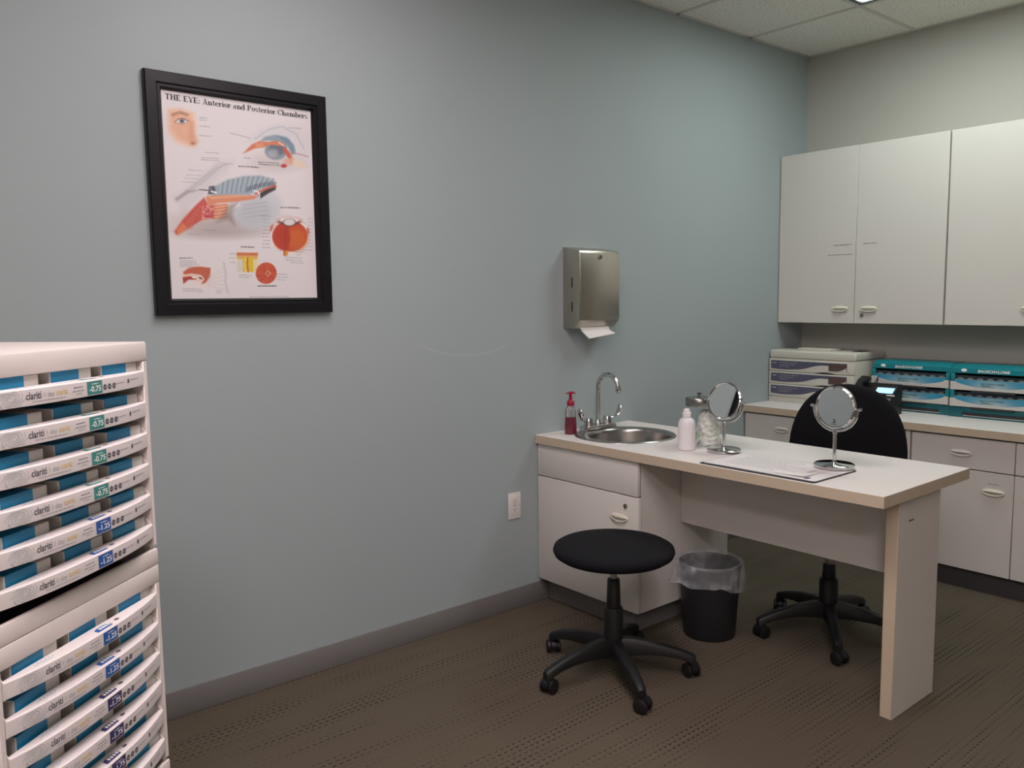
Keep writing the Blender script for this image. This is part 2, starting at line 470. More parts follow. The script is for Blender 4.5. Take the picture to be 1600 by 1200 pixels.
# ------------------------------------------------------------------ wall cabinets
def wall_cabinet(y1, y0, label, locked, marks):
    """y1 > y0; doors look to -x"""
    t = thing('wall_cabinet', label, 'cabinet', (4.26, (y1 + y0) / 2, 1.204), 0, 'wall cabinets above the back counter')
    W = y1 - y0
    b = MB().box(0.02, 0.2635, -W / 2 + 0.001, W / 2 - 0.001, 0, 0.939)
    b.build('carcass', M['cab'], t, smooth=0)
    MB().box(0.017, 0.0202, -W / 2 + 0.004, W / 2 - 0.004, 0.004, 0.935).build('seam', M['gap'], t, smooth=0)
    for s, name in ((1, 'l'), (-1, 'r')):
        ya, yb = (0.0012, W / 2 - 0.002) if s > 0 else (-W / 2 + 0.002, -0.0012)
        d = MB().box(0, 0.017, ya, yb, 0.0, 0.939, bev=0.0012, seg=1).build('door', M['cab'], t)
        yy = 0.080 * s
        add_pull(d, (0, yy, 0.080), RZM)
        if marks:
            small_label(d, -0.0002, yy + 0.040, yy - 0.038, 0.058, 0.004)
            if s > 0:
                small_label(d, -0.0002, 0.126, 0.028, 0.421, 0.006)
                small_label(d, -0.0002, 0.158, 0.021, 0.370, 0.005)
            else:
                small_label(d, -0.0002, -0.041, -0.112, 0.422, 0.005)
        if locked and s < 0: add_lock(d, (0, -0.045, 0.044), RZM)
    return t
wall_cabinet(YW - 0.002, 1.778, 'off-white two-door wall cabinet in the corner beside the blue wall', True, True)
wall_cabinet(1.774, 0.85, 'off-white wall cabinet farther from the blue wall, above the teal drawer units', False, False)

# ------------------------------------------------------------------ base cabinets and counter on the back wall
def base_cabinet(y1, y0, label, first):
    t = thing('base_cabinet', label, 'cabinet', (3.952, (y1 + y0) / 2, 0), 0, 'base cabinets under the back counter')
    W = y1 - y0
    MB().box(0.02, 0.57, -W / 2 + 0.001, W / 2 - 0.001, 0.094, 0.714).build('carcass', M['cab'], t, smooth=0)
    MB().box(0.018, 0.0202, -W / 2 + 0.003, W / 2 - 0.003, 0.096, 0.711).build('seam', M['gap'], t, smooth=0)
    MB().box(0.026, 0.06, -W / 2 + 0.001, W / 2 - 0.001, 0, 0.094).build('toe_kick', M['toe_dark'], t, smooth=0)
    if first: MB().box(0.002, 0.018, -W / 2 + 0.001, -W / 2 + 0.0215, 0.094, 0.7135).build('filler_strip', M['cab'], t, smooth=0)
    for s in (1, -1):
        ya, yb = (0.0018, W / 2 - (0.003 if first else 0.004)) if s > 0 else (-W / 2 + (0.024 if first else 0.003), -0.0018)
        d = MB().box(0, 0.018, ya, yb, 0.564, 0.706, bev=0.0012, seg=1).build('drawer', M['cab'], t)
        add_pull(d, (0, (ya + yb) / 2, 0.636), RZM, 'cab')
        d = MB().box(0, 0.018, ya, yb, 0.094, 0.559, bev=0.0012, seg=1).build('door', M['cab'], t)
        add_pull(d, (0, 0.082 * s, 0.474), RZM)
        small_label(d, -0.0002, 0.082 * s + 0.022, 0.082 * s - 0.022, 0.509, 0.004)
    return t
base_cabinet(YW - 0.002, 1.778, 'off-white base cabinet with drawers in the corner beside the blue wall', True)
base_cabinet(1.774, 0.87, 'off-white base cabinet with drawers behind the desk leg panel', False)
def two_tone(o, edge_slot=1):
    for p in o.data.polygons:
        if abs(p.normal.z) < 0.6: p.material_index = edge_slot
o = MB().box(3.932, XB - 0.001, 0.87, YW - 0.001, 0.7145, 0.752, bev=0.0015, seg=1).build('countertop', [M['desk'], M['edge']])
two_tone(o)
tag(o, 'long white countertop with beige front edge along the back wall', 'countertop')

# ------------------------------------------------------------------ desk with sink
desk = thing('desk', 'white peninsula desk with beige edges standing out from the blue wall', 'desk', (2.68, 1.9, 0))
DX, DY = 2.68, 1.9
top = MB().box(2.377 - DX, 2.99 - DX, 1.139 - DY, YW - 0.001 - DY, 0.722, 0.76, bev=0.0012, seg=1).build('worktop', [M['desk'], M['edge']], desk)
cut = MB().lathe([(0.196, 0.6), (0.196, 0.9)], c=(2.652 - DX, 2.405 - DY), n=48).build('cutter', M['gap'])
cut.parent = desk
bpy.context.view_layer.update()
md = top.modifiers.new('hole', 'BOOLEAN'); md.object = cut; md.operation = 'DIFFERENCE'; md.solver = 'EXACT'
bpy.context.view_layer.update()
me = bpy.data.meshes.new_from_object(top.evaluated_get(bpy.context.evaluated_depsgraph_get()))
top.modifiers.clear(); top.data = me
bpy.data.objects.remove(cut)
while len(top.data.materials) > 2: top.data.materials.pop(index=len(top.data.materials) - 1)
for p in top.data.polygons: p.material_index = 0; p.use_smooth = False
two_tone(top)
leg = MB().box(2.53 - DX, 2.826 - DX, 1.164 - DY, 1.204 - DY, 0, 0.7215, bev=0.0015, seg=1).build('leg_panel', [M['cab'], M['edge']], desk)
for p in leg.data.polygons:
    if abs(p.normal.x) > 0.6: p.material_index = 1
MB().box(2.650 - DX, 2.669 - DX, 1.2045 - DY, 2.110 - DY, 0.436, 0.7215, bev=0.0012, seg=1).build('modesty_panel', M['cab'], desk)
sc = MB()
for yy, zz in ((1.30, 0.0), (1.308, 0.001), (1.316, -0.001)): pass
mk = MB()
for k in range(3): mk.box(2.60 + 0.012 * k - DX, 2.608 + 0.012 * k - DX, 1.1632 - DY, 1.1641 - DY, 0.638, 0.643)
mk.build('scuff', M['gap'], leg, smooth=0)

sb = thing('sink_cabinet', 'white sink base cabinet with drawer front and door against the blue wall', 'cabinet', (2.39, 2.41, 0))
ox, oy = 2.39, 2.41
MB().box(0.021, 0.585, 2.112 - oy, 2.130 - oy, 0.108, 0.7215).build('side_panel', M['cab'], sb, smooth=0)
MB().box(0.021, 0.585, 2.685 - oy, 2.7025 - oy, 0.108, 0.7215).build('side_panel', M['cab'], sb, smooth=0)
MB().box(0.021, 0.585, 2.130 - oy, 2.685 - oy, 0.108, 0.126).build('bottom_panel', M['cab'], sb, smooth=0)
MB().box(0.567, 0.585, 2.130 - oy, 2.685 - oy, 0.126, 0.7215).build('back_panel', M['cab'], sb, smooth=0)
MB().box(0.0195, 0.0206, 2.116 - oy, 2.700 - oy, 0.112, 0.7195).build('seam', M['gap'], sb, smooth=0)
MB().box(0.062, 0.58, 2.180 - oy, 2.7025 - oy, 0, 0.108).build('plinth', M['base_grey'], sb, smooth=0)
MB().box(0, 0.019, 2.116 - oy, 2.7005 - oy, 0.580, 0.7185, bev=0.0025).build('drawer_front', M['cab'], sb)
dd = MB().box(0, 0.019, 2.111 - oy, 2.7005 - oy, 0.108, 0.576, bev=0.0025).build('door', M['cab'], sb)
add_pull(dd, (0, 2.211 - oy, 0.485), RZM)
add_lock(dd, (0, 2.178 - oy, 0.535), RZM, 0.0095)

# sink
SX, SY = 2.652, 2.42
def ring(c, r, z, n=56): return [(c[0] + r * math.cos(2 * PI * i / n), c[1] + r * math.sin(2 * PI * i / n), z) for i in range(n)]
sk = thing('sink', 'round stainless steel sink set into the white desk', 'sink', (SX, SY, 0.76))
b0, b1 = (0, 0), (0.004, -0.024)
MB().loft([ring(b0, 0.220, 0.0004), ring(b0, 0.217, 0.005), ring(b0, 0.211, 0.006), ring(b1, 0.186, 0.0045), ring(b1, 0.180, 0.001), ring(b1, 0.177, -0.012),
           ring(b1, 0.172, -0.08), ring(b1, 0.160, -0.125), ring(b1, 0.13, -0.145), ring(b1, 0.022, -0.152)], cap=False).build('basin', M['sink'], sk, smooth=50)
MB().lathe([(0.024, -0.1515), (0.02, -0.149), (0.001, -0.1505)], c=b1, cap=False, n=24).build('drain', M['chrome'], sk)

# faucet (local x along the blue wall, -y over the bowl)
fa = thing('faucet', 'chrome gooseneck faucet with two wrist-blade handles on the sink rim', 'faucet', (2.672, 2.604, 0.766))
dk = MB()
dk.loft([[(a * 0.098 * s_, b_ * 0.026 * s_, z) for a, b_ in ((-1, -.7), (-.95, -1), (.95, -1), (1, -.7), (1, .7), (.95, 1), (-.95, 1), (-1, .7))] for s_, z in ((1, -0.0006), (1, 0.008), (0.94, 0.018), (0.88, 0.020))])
dk.build('deck_plate', M['chrome'], fa, smooth=30)
sp = MB().lathe([(0.019, 0.019), (0.019, 0.024), (0.016, 0.034), (0.0125, 0.040), (0.0125, 0.046)], n=24)
pts = [(0, 0, 0.04 + 0.148 * k / 6) for k in range(7)]
R_ = 0.062
for k in range(1, 13):
    a = PI * k / 12 * 0.95
    pts.append((0, -R_ + R_ * math.cos(a), 0.188 + R_ * math.sin(a)))
pts.append((0, pts[-1][1] - 0.001, pts[-1][2] - 0.01))
sp.tube(pts, 0.0105, n=14)
sp.build('spout', M['chrome'], fa)
e = pts[-1]
MB().lathe([(0.0125, 0.006), (0.0128, -0.012), (0.0105, -0.016), (0.009, -0.014)], c=(e[0], e[1]), n=20).map(lambda v: v + Vector((0, 0, e[2]))).build('aerator', M['chrome'], fa)
for s in (-1, 1):
    h = MB().lathe([(0.023, 0.019), (0.0225, 0.024), (0.019, 0.050), (0.0175, 0.053), (0.004, 0.054)], c=(0.060 * s, 0), n=24).build('valve_hub', M['chrome'], fa)
    bl = [(0.060 * s, 0, 0.046), (0.080 * s, -0.004, 0.046), (0.098 * s, -0.008, 0.047), (0.112 * s, -0.011, 0.053), (0.121 * s, -0.013, 0.066), (0.126 * s, -0.014, 0.084), (0.128 * s, -0.0145, 0.098), (0.1285 * s, -0.0145, 0.103)]
    MB().tube(bl, [0.008, 0.0085, 0.0105, 0.0135, 0.016, 0.0165, 0.013, 0.005], n=12, flat=0.5, up=(0, 0, 1)).build('blade_handle', M['chrome'], h)

# soap pump bottle
so = thing('soap_bottle', 'clear pump bottle half full of dark red soap beside the sink', 'soap bottle', (2.502, 2.606, 0.7602), -0.69)
def oval(rx, ry, z, n=28): return [(rx * math.cos(2 * PI * i / n), ry * math.sin(2 * PI * i / n), z) for i in range(n)]
MB().loft([oval(.024, .020, 0), oval(.0265, .022, .004), oval(.0262, .0215, .03), oval(.0245, .020, .07), oval(.0225, .0185, .105), oval(.018, .016, .118), oval(.0125, .0125, .124), oval(.0125, .0125, .132)]).build('bottle_body', glass('soap bottle plastic', (0.93, 0.9, 0.92), 0.02), so)
MB().loft([oval(.0235, .0195, .0012), oval(.0255, .021, .005), oval(.0252, .0205, .03), oval(.0238, .0193, .066), oval(.0235, .019, .075)]).build('soap', mat('dark red soap', rgb('8f1b40'), 0.2), so)
pm = MB().lathe([(.0155, .126), (.0165, .130), (.0165, .142), (.0125, .150), (.0075, .154), (.0065, .175), (.0085, .179), (.0085, .184), (.003, .187)], n=24)
pm.tube([(-.021, 0, .180), (0, 0, .184), (.012, 0, .184), (.022, 0, .180)], [.0035, .0065, .0055, .0035], n=10, flat=.8)
pm.build('pump', M['red_pl'], so)

# white squeeze bottle
wb = thing('squeeze_bottle', 'white plastic squeeze bottle with round shoulders standing on the desk', 'bottle', (2.570, 2.022, 0.7602))
MB().lathe([(.030, 0), (.0335, .003), (.0335, .010), (.0335, .095), (.032, .108), (.027, .119), (.018, .126), (.0145, .128)], n=36).build('bottle_body', M['bottle'], wb)
MB().lathe([(.0145, .128), (.0165, .129), (.0168, .146), (.0155, .149), (.013, .151), (.0125, .157), (.009, .162), (.002, .163)], n=28).build('cap', M['bottle'], wb)
lb = MB()
for k in range(9):
    z = .030 + k * .0065
    a0, a1 = -1.15, -.55 + .1 * math.sin(k * 2.3)
    for j in range(5):
        t0 = a0 + (a1 - a0) * j / 5; t1 = t0 + (a1 - a0) / 5 * .8
        lb.face([(.0338 * math.cos(t), .0338 * math.sin(t), zz) for t, zz in ((t0, z), (t1, z), (t1, z + .0022), (t0, z + .0022))])
lb.build('label_print', M['t_grey'], wb, smooth=0)

# small bottle with green label
gb = thing('small_bottle', 'small white bottle with a green label behind the squeeze bottle', 'bottle', (2.755, 2.100, 0.7602))
MB().lathe([(.015, 0), (.016, .002), (.016, .052), (.012, .058), (.009, .059)], n=24).build('bottle_body', M['bottle'], gb)
MB().lathe([(.0162, .008), (.0163, .042)], n=24, cap=False).build('label', M['green_lab'], gb)
MB().lathe([(.009, .058), (.0105, .059), (.0105, .072), (.008, .074)], n=20).build('cap', M['bottle'], gb)

# cotton jar with steel lid
jr = thing('cotton_jar', 'clear glass jar of white cotton with a steel lid set askew', 'jar', (2.712, 2.018, 0.7602))
MB().lathe([(.001, 0), (.046, 0), (.051, .004), (.051, .140), (.049, .148), (.049, .160), (.0465, .160), (.0465, .148), (.0480, .138), (.0480, .008), (.001, .006)], n=40, cap=False).build('glass_body', M['glass'], jr)
ld = MB().lathe([(.052, .160), (.054, .163), (.054, .190), (.050, .195), (.001, .196)], n=36)
ld.lathe([(.004, .195), (.004, .203), (.009, .206), (.009, .213), (.004, .216), (.001, .216)], n=18)
ld.map(lambda v: Vector((v.x - .034, v.y + .028, v.z + .0006))).build('lid', M['lid'], jr)
rc = random.Random(3)
puffs = [(rc.uniform(0, 2 * PI), rc.uniform(.006, .142)) for _ in range(70)]
def puff_r(a, z):
    best = 9.0
    for pa, pz in puffs:
        da = (a - pa + PI) % (2 * PI) - PI
        best = min(best, math.hypot(da * .046, z - pz))
    return .0468 - .0075 * min(1.0, best / .0125) ** 2
ct = MB(); nA_, nZ_ = 72, 44
rows = [[(.004 * math.cos(2 * PI * i / nA_), .004 * math.sin(2 * PI * i / nA_), .0075) for i in range(nA_)]]
for k in range(nZ_ + 1):
    z = .0075 + .132 * k / nZ_
    sh_ = 1 - .22 * max(0, (k - nZ_ + 5) / 5) ** 2
    rows.append([(puff_r(2 * PI * i / nA_, z) * sh_ * math.cos(2 * PI * i / nA_), puff_r(2 * PI * i / nA_, z) * sh_ * math.sin(2 * PI * i / nA_), z) for i in range(nA_)])
for rr_, zz in ((.027, .143), (.014, .140), (.003, .144)):
    rows.append([(rr_ * math.cos(2 * PI * i / nA_), rr_ * math.sin(2 * PI * i / nA_), zz + .002 * math.sin(5 * 2 * PI * i / nA_)) for i in range(nA_)])
cf = ct.loft(rows).build('cotton_filling', M['cotton'], smooth=80)
cf.location = (2.712, 2.018, .7602)
tag(cf, 'soft white cotton filling the glass jar', 'cotton')
cf['kind'] = 'stuff'

# ------------------------------------------------------------------ table mirrors
def table_mirror(loc, label, az, tilt, base_r, disc_r, hc, fork_az):
    """az: compass of the mirror normal, tilt upwards; hc: centre height above base"""
    t = thing('table_mirror', label, 'mirror', loc, 0, None)
    MB().lathe([(base_r - .003, 0), (base_r, .0025), (base_r, .011), (base_r - .004, .0145), (.012, .0165), (.009, .019)], n=48).build('base', M['chrome'], t)
    FR = disc_r + .0075
    zb = hc - FR
    MB().lathe([(.0062, .016), (.0062, zb - .012), (.008, zb - .010), (.008, zb - .001), (.005, zb + .002)], n=18).build('stem', M['chrome'], t)
    # fork: half ring below, in the vertical plane whose in-plane axis is fork_az
    ax = Vector((math.cos(fork_az), math.sin(fork_az), 0))
    pts = [Vector((0, 0, hc)) + ax * (FR * math.cos(PI + PI * k / 24)) + Vector((0, 0, FR * math.sin(PI + PI * k / 24))) for k in range(25)]
    fk = MB().tube(pts, .0055, n=10, flat=.45, up=ax.cross(Vector((0, 0, 1))))
    fk.build('fork', M['chrome'], t)
    for s in (-1, 1):
        c = Vector((0, 0, hc)) + ax * (s * FR)
        mb = MB().tube([c - ax * s * .008, c + ax * s * .004, c + ax * s * .005, c + ax * s * .012], [.003, .003, .0055, .005], n=12)
        mb.build('pivot_knob', M['chrome'], t)
    # head rotates about ax
    nrm = Vector((math.cos(az) * math.cos(tilt), math.sin(az) * math.cos(tilt), math.sin(tilt)))
    u_ = ax if abs(ax.dot(nrm)) < .2 else ax
    u_ = (ax - nrm * ax.dot(nrm)).normalized(); v_ = nrm.cross(u_)
    A = Matrix((( u_.x, v_.x, nrm.x, 0), (u_.y, v_.y, nrm.y, 0), (u_.z, v_.z, nrm.z, hc), (0, 0, 0, 1)))
    MB().lathe([(disc_r - .007, .0055), (disc_r - .004, .0085), (disc_r, .006), (disc_r, -.006), (disc_r - .004, -.0085), (disc_r - .007, -.0055)], n=56, axis=A, cap=False).build('rim', M['chrome'], t)
    for s in (1, -1):
        MB().lathe([(disc_r - .0055, .0050 * s), (.001, .0050 * s)], n=56, axis=A, cap=False).build('mirror_glass', M['mirror'], t, smooth=0)
    return t, A
R = math.radians
table_mirror((2.634, 1.892, .7602), 'round chrome table mirror next to the cotton jar', R(181), R(15), .064, .0735, .197, R(91))
t2, A2 = table_mirror((2.649, 1.448, .7645), 'round chrome table mirror standing on the instruction mat', R(177), R(3), .067, .0735, .209, R(-91))
mk = MB()
put_text(mk, '2', -.006, .006, -.053, -.041, 0, bold=.02)
mk.box(-.010, .010, -.0002, .0002, -.0585, -.057)
# turn the xz drawing into the plane of the glass (local x right seen from the front)
mk.map(lambda v: A2 @ Vector((-v.x, -v.z, .0056)) if False else A2 @ Vector((v.x, v.z * (1 if A2.to_3x3().col[1].z > 0 else -1), .0056)))
mk.build('magnification_mark', M['ink'], t2, smooth=0)

# ------------------------------------------------------------------ mat and instruction sheet
mt = thing('desk_mat', 'white writing mat with black border lying at the desk front edge', 'desk mat', (2.523, 1.596, .7602))
def rrect(x0, x1, y0, y1, r, n=5):
    P = []
    for cx, cy, a0 in ((x1 - r, y1 - r, 0), (x0 + r, y1 - r, PI / 2), (x0 + r, y0 + r, PI), (x1 - r, y0 + r, 1.5 * PI)):
        for k in range(n + 1): P.append((cx + r * math.cos(a0 + PI / 2 * k / n), cy + r * math.sin(a0 + PI / 2 * k / n)))
    return P
MB().prism(rrect(-.138, .138, -.226, .226, .012), 0, .0026, 'xy').build('backing', M['ink'], mt, smooth=0)
MB().prism(rrect(-.120, .133, -.219, .222, .010), .0026, .0032, 'xy').build('writing_surface', M['paper'], mt, smooth=0)
MB().prism([(-.092 + .014 * math.cos(2 * PI * i / 20), -.176 + .009 * math.sin(2 * PI * i / 20)) for i in range(20)], .0032, .0034, 'xy').build('emblem', M['l_purple'], mt, smooth=0)
def sheet_z(x, y):      # front corner lifts
    d = max(0, (-x - .06) + (-y - .05)) / .15
    return .0036 + .004 * d * d * (1 if d < 1 else 1)
sh = MB()
n1, n2 = 12, 18
x0_, x1_, y0_, y1_ = -.118, .128, -.165, .190
G = [[(x0_ + (x1_ - x0_) * i / n1 + (.045 * max(0, -(y0_ + (y1_ - y0_) * j / n2)) / .165 if i == 0 else 0), y0_ + (y1_ - y0_) * j / n2) for j in range(n2 + 1)] for i in range(n1 + 1)]
vv = [[sh.bm.verts.new((x, y, sheet_z(x, y))) for x, y in row] for row in G]
for i in range(n1):
    for j in range(n2): sh.bm.faces.new((vv[i][j], vv[i + 1][j], vv[i + 1][j + 1], vv[i][j + 1]))
st = sh.build('instruction_sheet', M['paper'])
st.location = (2.523, 1.596, .7602)
tag(st, 'white printed instruction sheet with rows of text lying on the mat', 'paper sheet')
ln = MB(); rl = random.Random(11)
for k in range(11):
    x = .100 - k * .0165
    y = .165
    yend = .165 - rl.uniform(.17, .26)
    while y > yend:
        wd = rl.uniform(.006, .02)
        z = sheet_z(x, y) + .0003
        ln.face([(x, y, z), (x, y - wd, z), (x + .003, y - wd, z), (x + .003, y, z)])
        y -= wd + .004
ln.build('text_lines', M['t_mid'], st, smooth=0)
for k in range(1):
    e2 = MB()
    for a, b_, c_, d in ((-.02, .012, -.142, -.128), (.02, .030, -.140, -.130)): e2.face([(a, c_, .0042), (b_, c_, .0042), (b_, d, .0042), (a, d, .0042)])
    e2.build('printed_figure', M['t_swirl'], st, smooth=0)

# ------------------------------------------------------------------ rolling seats
def arm_ring(x, z, hw, hh):
    return [(x, -hw, z - hh), (x, -hw, z + hh * .5), (x, -hw * .6, z + hh), (x, hw * .6, z + hh), (x, hw, z + hh * .5), (x, hw, z - hh), (x, hw * .5, z - hh * .6), (x, -hw * .5, z - hh * .6)]
_star = {}
def star_base(t, cx, cy, rot, R0, hub_r=.033):
    for k in range(5):
        a = rot + 2 * PI * k / 5
        if 'arm' not in _star:
            prof = [(.015, .105, .024, .034), (.06, .110, .022, .030), (.11, .108, .020, .024), (.17, .100, .0185, .019), (.22, .088, .0175, .016), (.255, .074, .017, .015), (.268, .064, .0165, .020), (.277, .060, .013, .017)]
            rings = [arm_ring(x, z, w_, h_) for x, z, w_, h_ in prof]
            arm = MB().loft(rings).build('leg', M['black_pl'], t, smooth=50)
            _star['arm'] = arm.data
        else: arm = link('leg', _star['arm'], t)
        arm.location = (cx, cy, 0); arm.rotation_euler = (0, 0, a); arm.scale = (R0 / .277, 1, 1)
        px, py = cx + (R0 - .012) * math.cos(a), cy + (R0 - .012) * math.sin(a)
        if 'hood' not in _star:
            hd = MB()
            hd.lathe([(.006, .038), (.0065, .066)], n=12)
            hd.loft([[(-.006 + .026 * math.cos(PI * i / 14 - .2), y, .027 + .026 * math.sin(PI * i / 14 - .2)) for i in range(15)] + [(-.006 + .010 * math.cos(PI - PI * i / 14), y, .027 + .010 * math.sin(PI - PI * i / 14)) for i in range(15)] for y in (-.010, .010)])
            c = hd.build('caster', M['black_pl'], t, smooth=50); _star['hood'] = c.data
            AX = Matrix.Rotation(PI / 2, 4, 'X')
            wh = MB().lathe([(.005, -.008), (.020, -.008), (.025, -.005), (.025, .005), (.020, .008), (.005, .008)], n=24, axis=AX)
            wo = wh.build('wheel', M['black_pl'], c, smooth=40); _star['wheel'] = wo.data
        else:
            c = link('caster', _star['hood'], t); wo = link('wheel', _star['wheel'], c)
        c.location = (px, py, 0); c.rotation_euler = (0, 0, a + (1.1, 2.4, .4, 3.9, 5.2)[k])
        wo.location = (-.006, -.0185, .0252)
        w2 = link('wheel', _star['wheel'], c); w2.location = (-.006, .0185, .0252)

SXY = (2.107, 1.977)
stl = thing('rolling_stool', 'round black rolling stool in front of the sink cabinet', 'stool', (SXY[0], SXY[1], 0))
MB().lathe([(.05, .4315), (.165, .4330), (.196, .4385), (.2115, .449), (.2165, .462), (.2125, .475), (.200, .4825), (.16, .487), (.08, .489), (.001, .4895)], n=72).build('seat', M['black_fab'], stl, smooth=60)
MB().lathe([(.07, .424), (.07, .4325)], n=24).build('seat_plate', M['black_pl'], stl)
MB().lathe([(.0125, .34), (.0125, .428)], n=20).build('gas_cylinder', M['steel'], stl)
MB().lathe([(.034, .075), (.034, .245), (.0315, .252), (.0255, .256), (.0225, .353), (.0195, .358), (.013, .358)], n=28).build('column', M['black_pl'], stl, smooth=35)
star_base(stl, 0, 0, R(26), .292)

CXY = (3.013, 1.655)
ch = thing('office_chair', 'black armless office chair with a domed back tucked behind the desk', 'chair', (CXY[0], CXY[1], 0), R(16))
seat = MB()
pr = [(.92, .440), (.985, .450), (1.0, .468), (.985, .486), (.92, .496), (.6, .502), (.02, .503)]
seat.loft([[(-.01 + .225 * s * math.copysign(abs(math.cos(2 * PI * i / 48)) ** .72, math.cos(2 * PI * i / 48)), .235 * s * math.copysign(abs(math.sin(2 * PI * i / 48)) ** .72, math.sin(2 * PI * i / 48)), z) for i in range(48)] for s, z in pr]).build('seat', M['black_fab'], ch, smooth=60)
bk = MB()
def back_outline(s):
    P = []
    for i in range(56):
        a = 2 * PI * i / 56
        c, d = math.cos(a), math.sin(a)
        e = 2 / 2.25
        y = .235 * math.copysign(abs(c) ** e, c)
        z = (.30 if d > 0 else .105) * math.copysign(abs(d) ** (e if d > 0 else .8), d)
        P.append((y * s, .688 + z * (1 - (1 - s) * .8)))
    return P
def bx(y, z): return .245 + .10 * (z - .62) * .25 - .35 * y * y * .6
rings = []
for s, dx in ((.86, -.022), (.955, -.018), (.99, -.008), (1.0, .004), (.985, .016), (.93, .024)):
    rings.append([(bx(y, z) + dx, y, z) for y, z in back_outline(s)])
bk.loft(rings).build('backrest', M['black_fab'], ch, smooth=60)
MB().tube([(.05, 0, .425), (.20, 0, .425), (.285, 0, .445), (.305, 0, .52), (.295, 0, .66)], [.018, .018, .018, .018, .016], n=10, flat=.45, up=(0, 1, 0)).build('back_support', M['black_pl'], ch)
MB().box(-.09, .09, -.07, .07, .405, .441, bev=.008).build('tilt_mechanism', M['black_pl'], ch)
MB().lathe([(.0135, .27), (.0135, .410)], n=20).build('gas_cylinder', M['steel'], ch)
MB().lathe([(.036, .075), (.036, .225), (.033, .232), (.0265, .236), (.0245, .286), (.0215, .291), (.014, .291)], n=28).build('column', M['black_pl'], ch, smooth=35)
star_base(ch, 0, 0, R(1 - 16), .290)

# ------------------------------------------------------------------ wastebasket
wbk = thing('wastebasket', 'charcoal wastebasket with clear bag folded over its rim', 'wastebasket', (2.668, 1.976, 0))
MB().lathe([(.001, 0), (.098, 0), (.103, .006), (.122, .290), (.125, .292), (.125, .298), (.121, .298), (.119, .290), (.100, .010), (.001, .008)], n=48, cap=False).build('bin_body', M['bin'], wbk, smooth=50)
m_, nt_, b_ = new_mat('thin plastic bag')
b_.inputs['Base Color'].default_value = (.78, .79, .82, 1); b_.inputs['Roughness'].default_value = .25

tn = N(nt_, 'ShaderNodeTexNoise'); tn.inputs['Scale'].default_value = 16; tn.inputs['Detail'].default_value = 2
tcn = N(nt_, 'ShaderNodeTexCoord'); nt_.links.new(tcn.outputs['Object'], tn.inputs['Vector'])
bpn = N(nt_, 'ShaderNodeBump'); bpn.inputs['Strength'].default_value = .7; bpn.inputs['Distance'].default_value = .01
nt_.links.new(tn.outputs['Fac'], bpn.inputs['Height']); nt_.links.new(bpn.outputs[0], b_.inputs['Normal'])
mrn = N(nt_, 'ShaderNodeMapRange'); mrn.inputs[1].default_value = .38; mrn.inputs[2].default_value = .66; mrn.inputs[3].default_value = .14; mrn.inputs[4].default_value = .36
nt_.links.new(tn.outputs['Fac'], mrn.inputs[0]); nt_.links.new(mrn.outputs[0], b_.inputs['Alpha'])
bag = MB(); rg = []
nA = 72
for q, (r_, z) in enumerate(((.088, .10), (.103, .22), (.1125, .285), (.1160, .304), (.1305, .306), (.1345, .290), (.138, .262), (.141, .232), (.140, .222))):
    row = []
    for i in range(nA):
        a = 2 * PI * i / nA
        wob = .0025 * math.sin(9 * a + q) + .002 * math.sin(17 * a + 2 * q) + .0015 * math.sin(29 * a)
        side = max(0, math.cos(a - 2.45))          # bulges and droops toward the stool
        rr_ = r_ + wob * (0 if q in (3, 4) else .5 if q < 3 else 1) + (.030 * side * (q - 3) / 5 if q > 3 else 0)
        if q > 3 and math.sin(a) > .6: rr_ = min(rr_, .1335)
        zz = z + (.014 * math.sin(2 * a + 1.2) + .006 * math.sin(5 * a) + .003 * math.sin(11 * a)) * (q - 3) / 5 * (1 if q > 3 else 0)
        row.append((rr_ * math.cos(a), rr_ * math.sin(a), zz))
    rg.append(row)
bag.loft(rg, cap=False).build('bin_bag', m_, wbk, smooth=80)

# ------------------------------------------------------------------ towel dispenser, outlet
td = thing('towel_dispenser', 'stainless steel paper towel dispenser mounted on the blue wall', 'towel dispenser', (2.679, YW, 1.223))
hw = .127
MB().prism([(-.1045, .036), (-.1045, .334), (-.100, .341), (0, .361), (0, 0), (-.070, 0), (-.082, .010)], -hw, hw, 'yz', bev=.003).build('housing', M['steel'], td, smooth=35)
MB().box(-hw + .006, hw - .002, -.1075, -.1046, .040, .332, bev=.0014).build('front_door', M['steel'], td)
for z0, z1 in ((.180, .225), (.075, .118)):
    MB().box(-hw - .0008, -hw + .001, -.062, -.055, z0, z1).build('sight_slot', M['ink'], td, smooth=0)
lk = add_lock(td, (0, -.1075, .315), 0, .010)
tw = thing('paper_towel', 'white folded paper towel hanging out of the dispenser', 'paper towel', (2.679, YW - .065, 1.223))
MB().loft([[(-.092, -.010, .004), (.088, -.010, .004), (.088, -.004, .004), (-.092, -.004, .004)], [(-.085, -.016, -.014), (.085, -.020, -.012), (.085, -.014, -.012), (-.085, -.010, -.014)],
           [(-.062, -.036, -.046), (.100, -.042, -.028), (.100, -.034, -.028), (-.062, -.028, -.046)]]).build('folded_sheet', M['towel'], tw, smooth=0)
ol = thing('wall_outlet', 'white duplex electrical outlet on the blue wall beside the sink cabinet', 'outlet', (2.252, YW, .462))
MB().box(-.035, .035, -.006, 0, -.058, .058, bev=.003).build('cover_plate', M['plate'], ol)
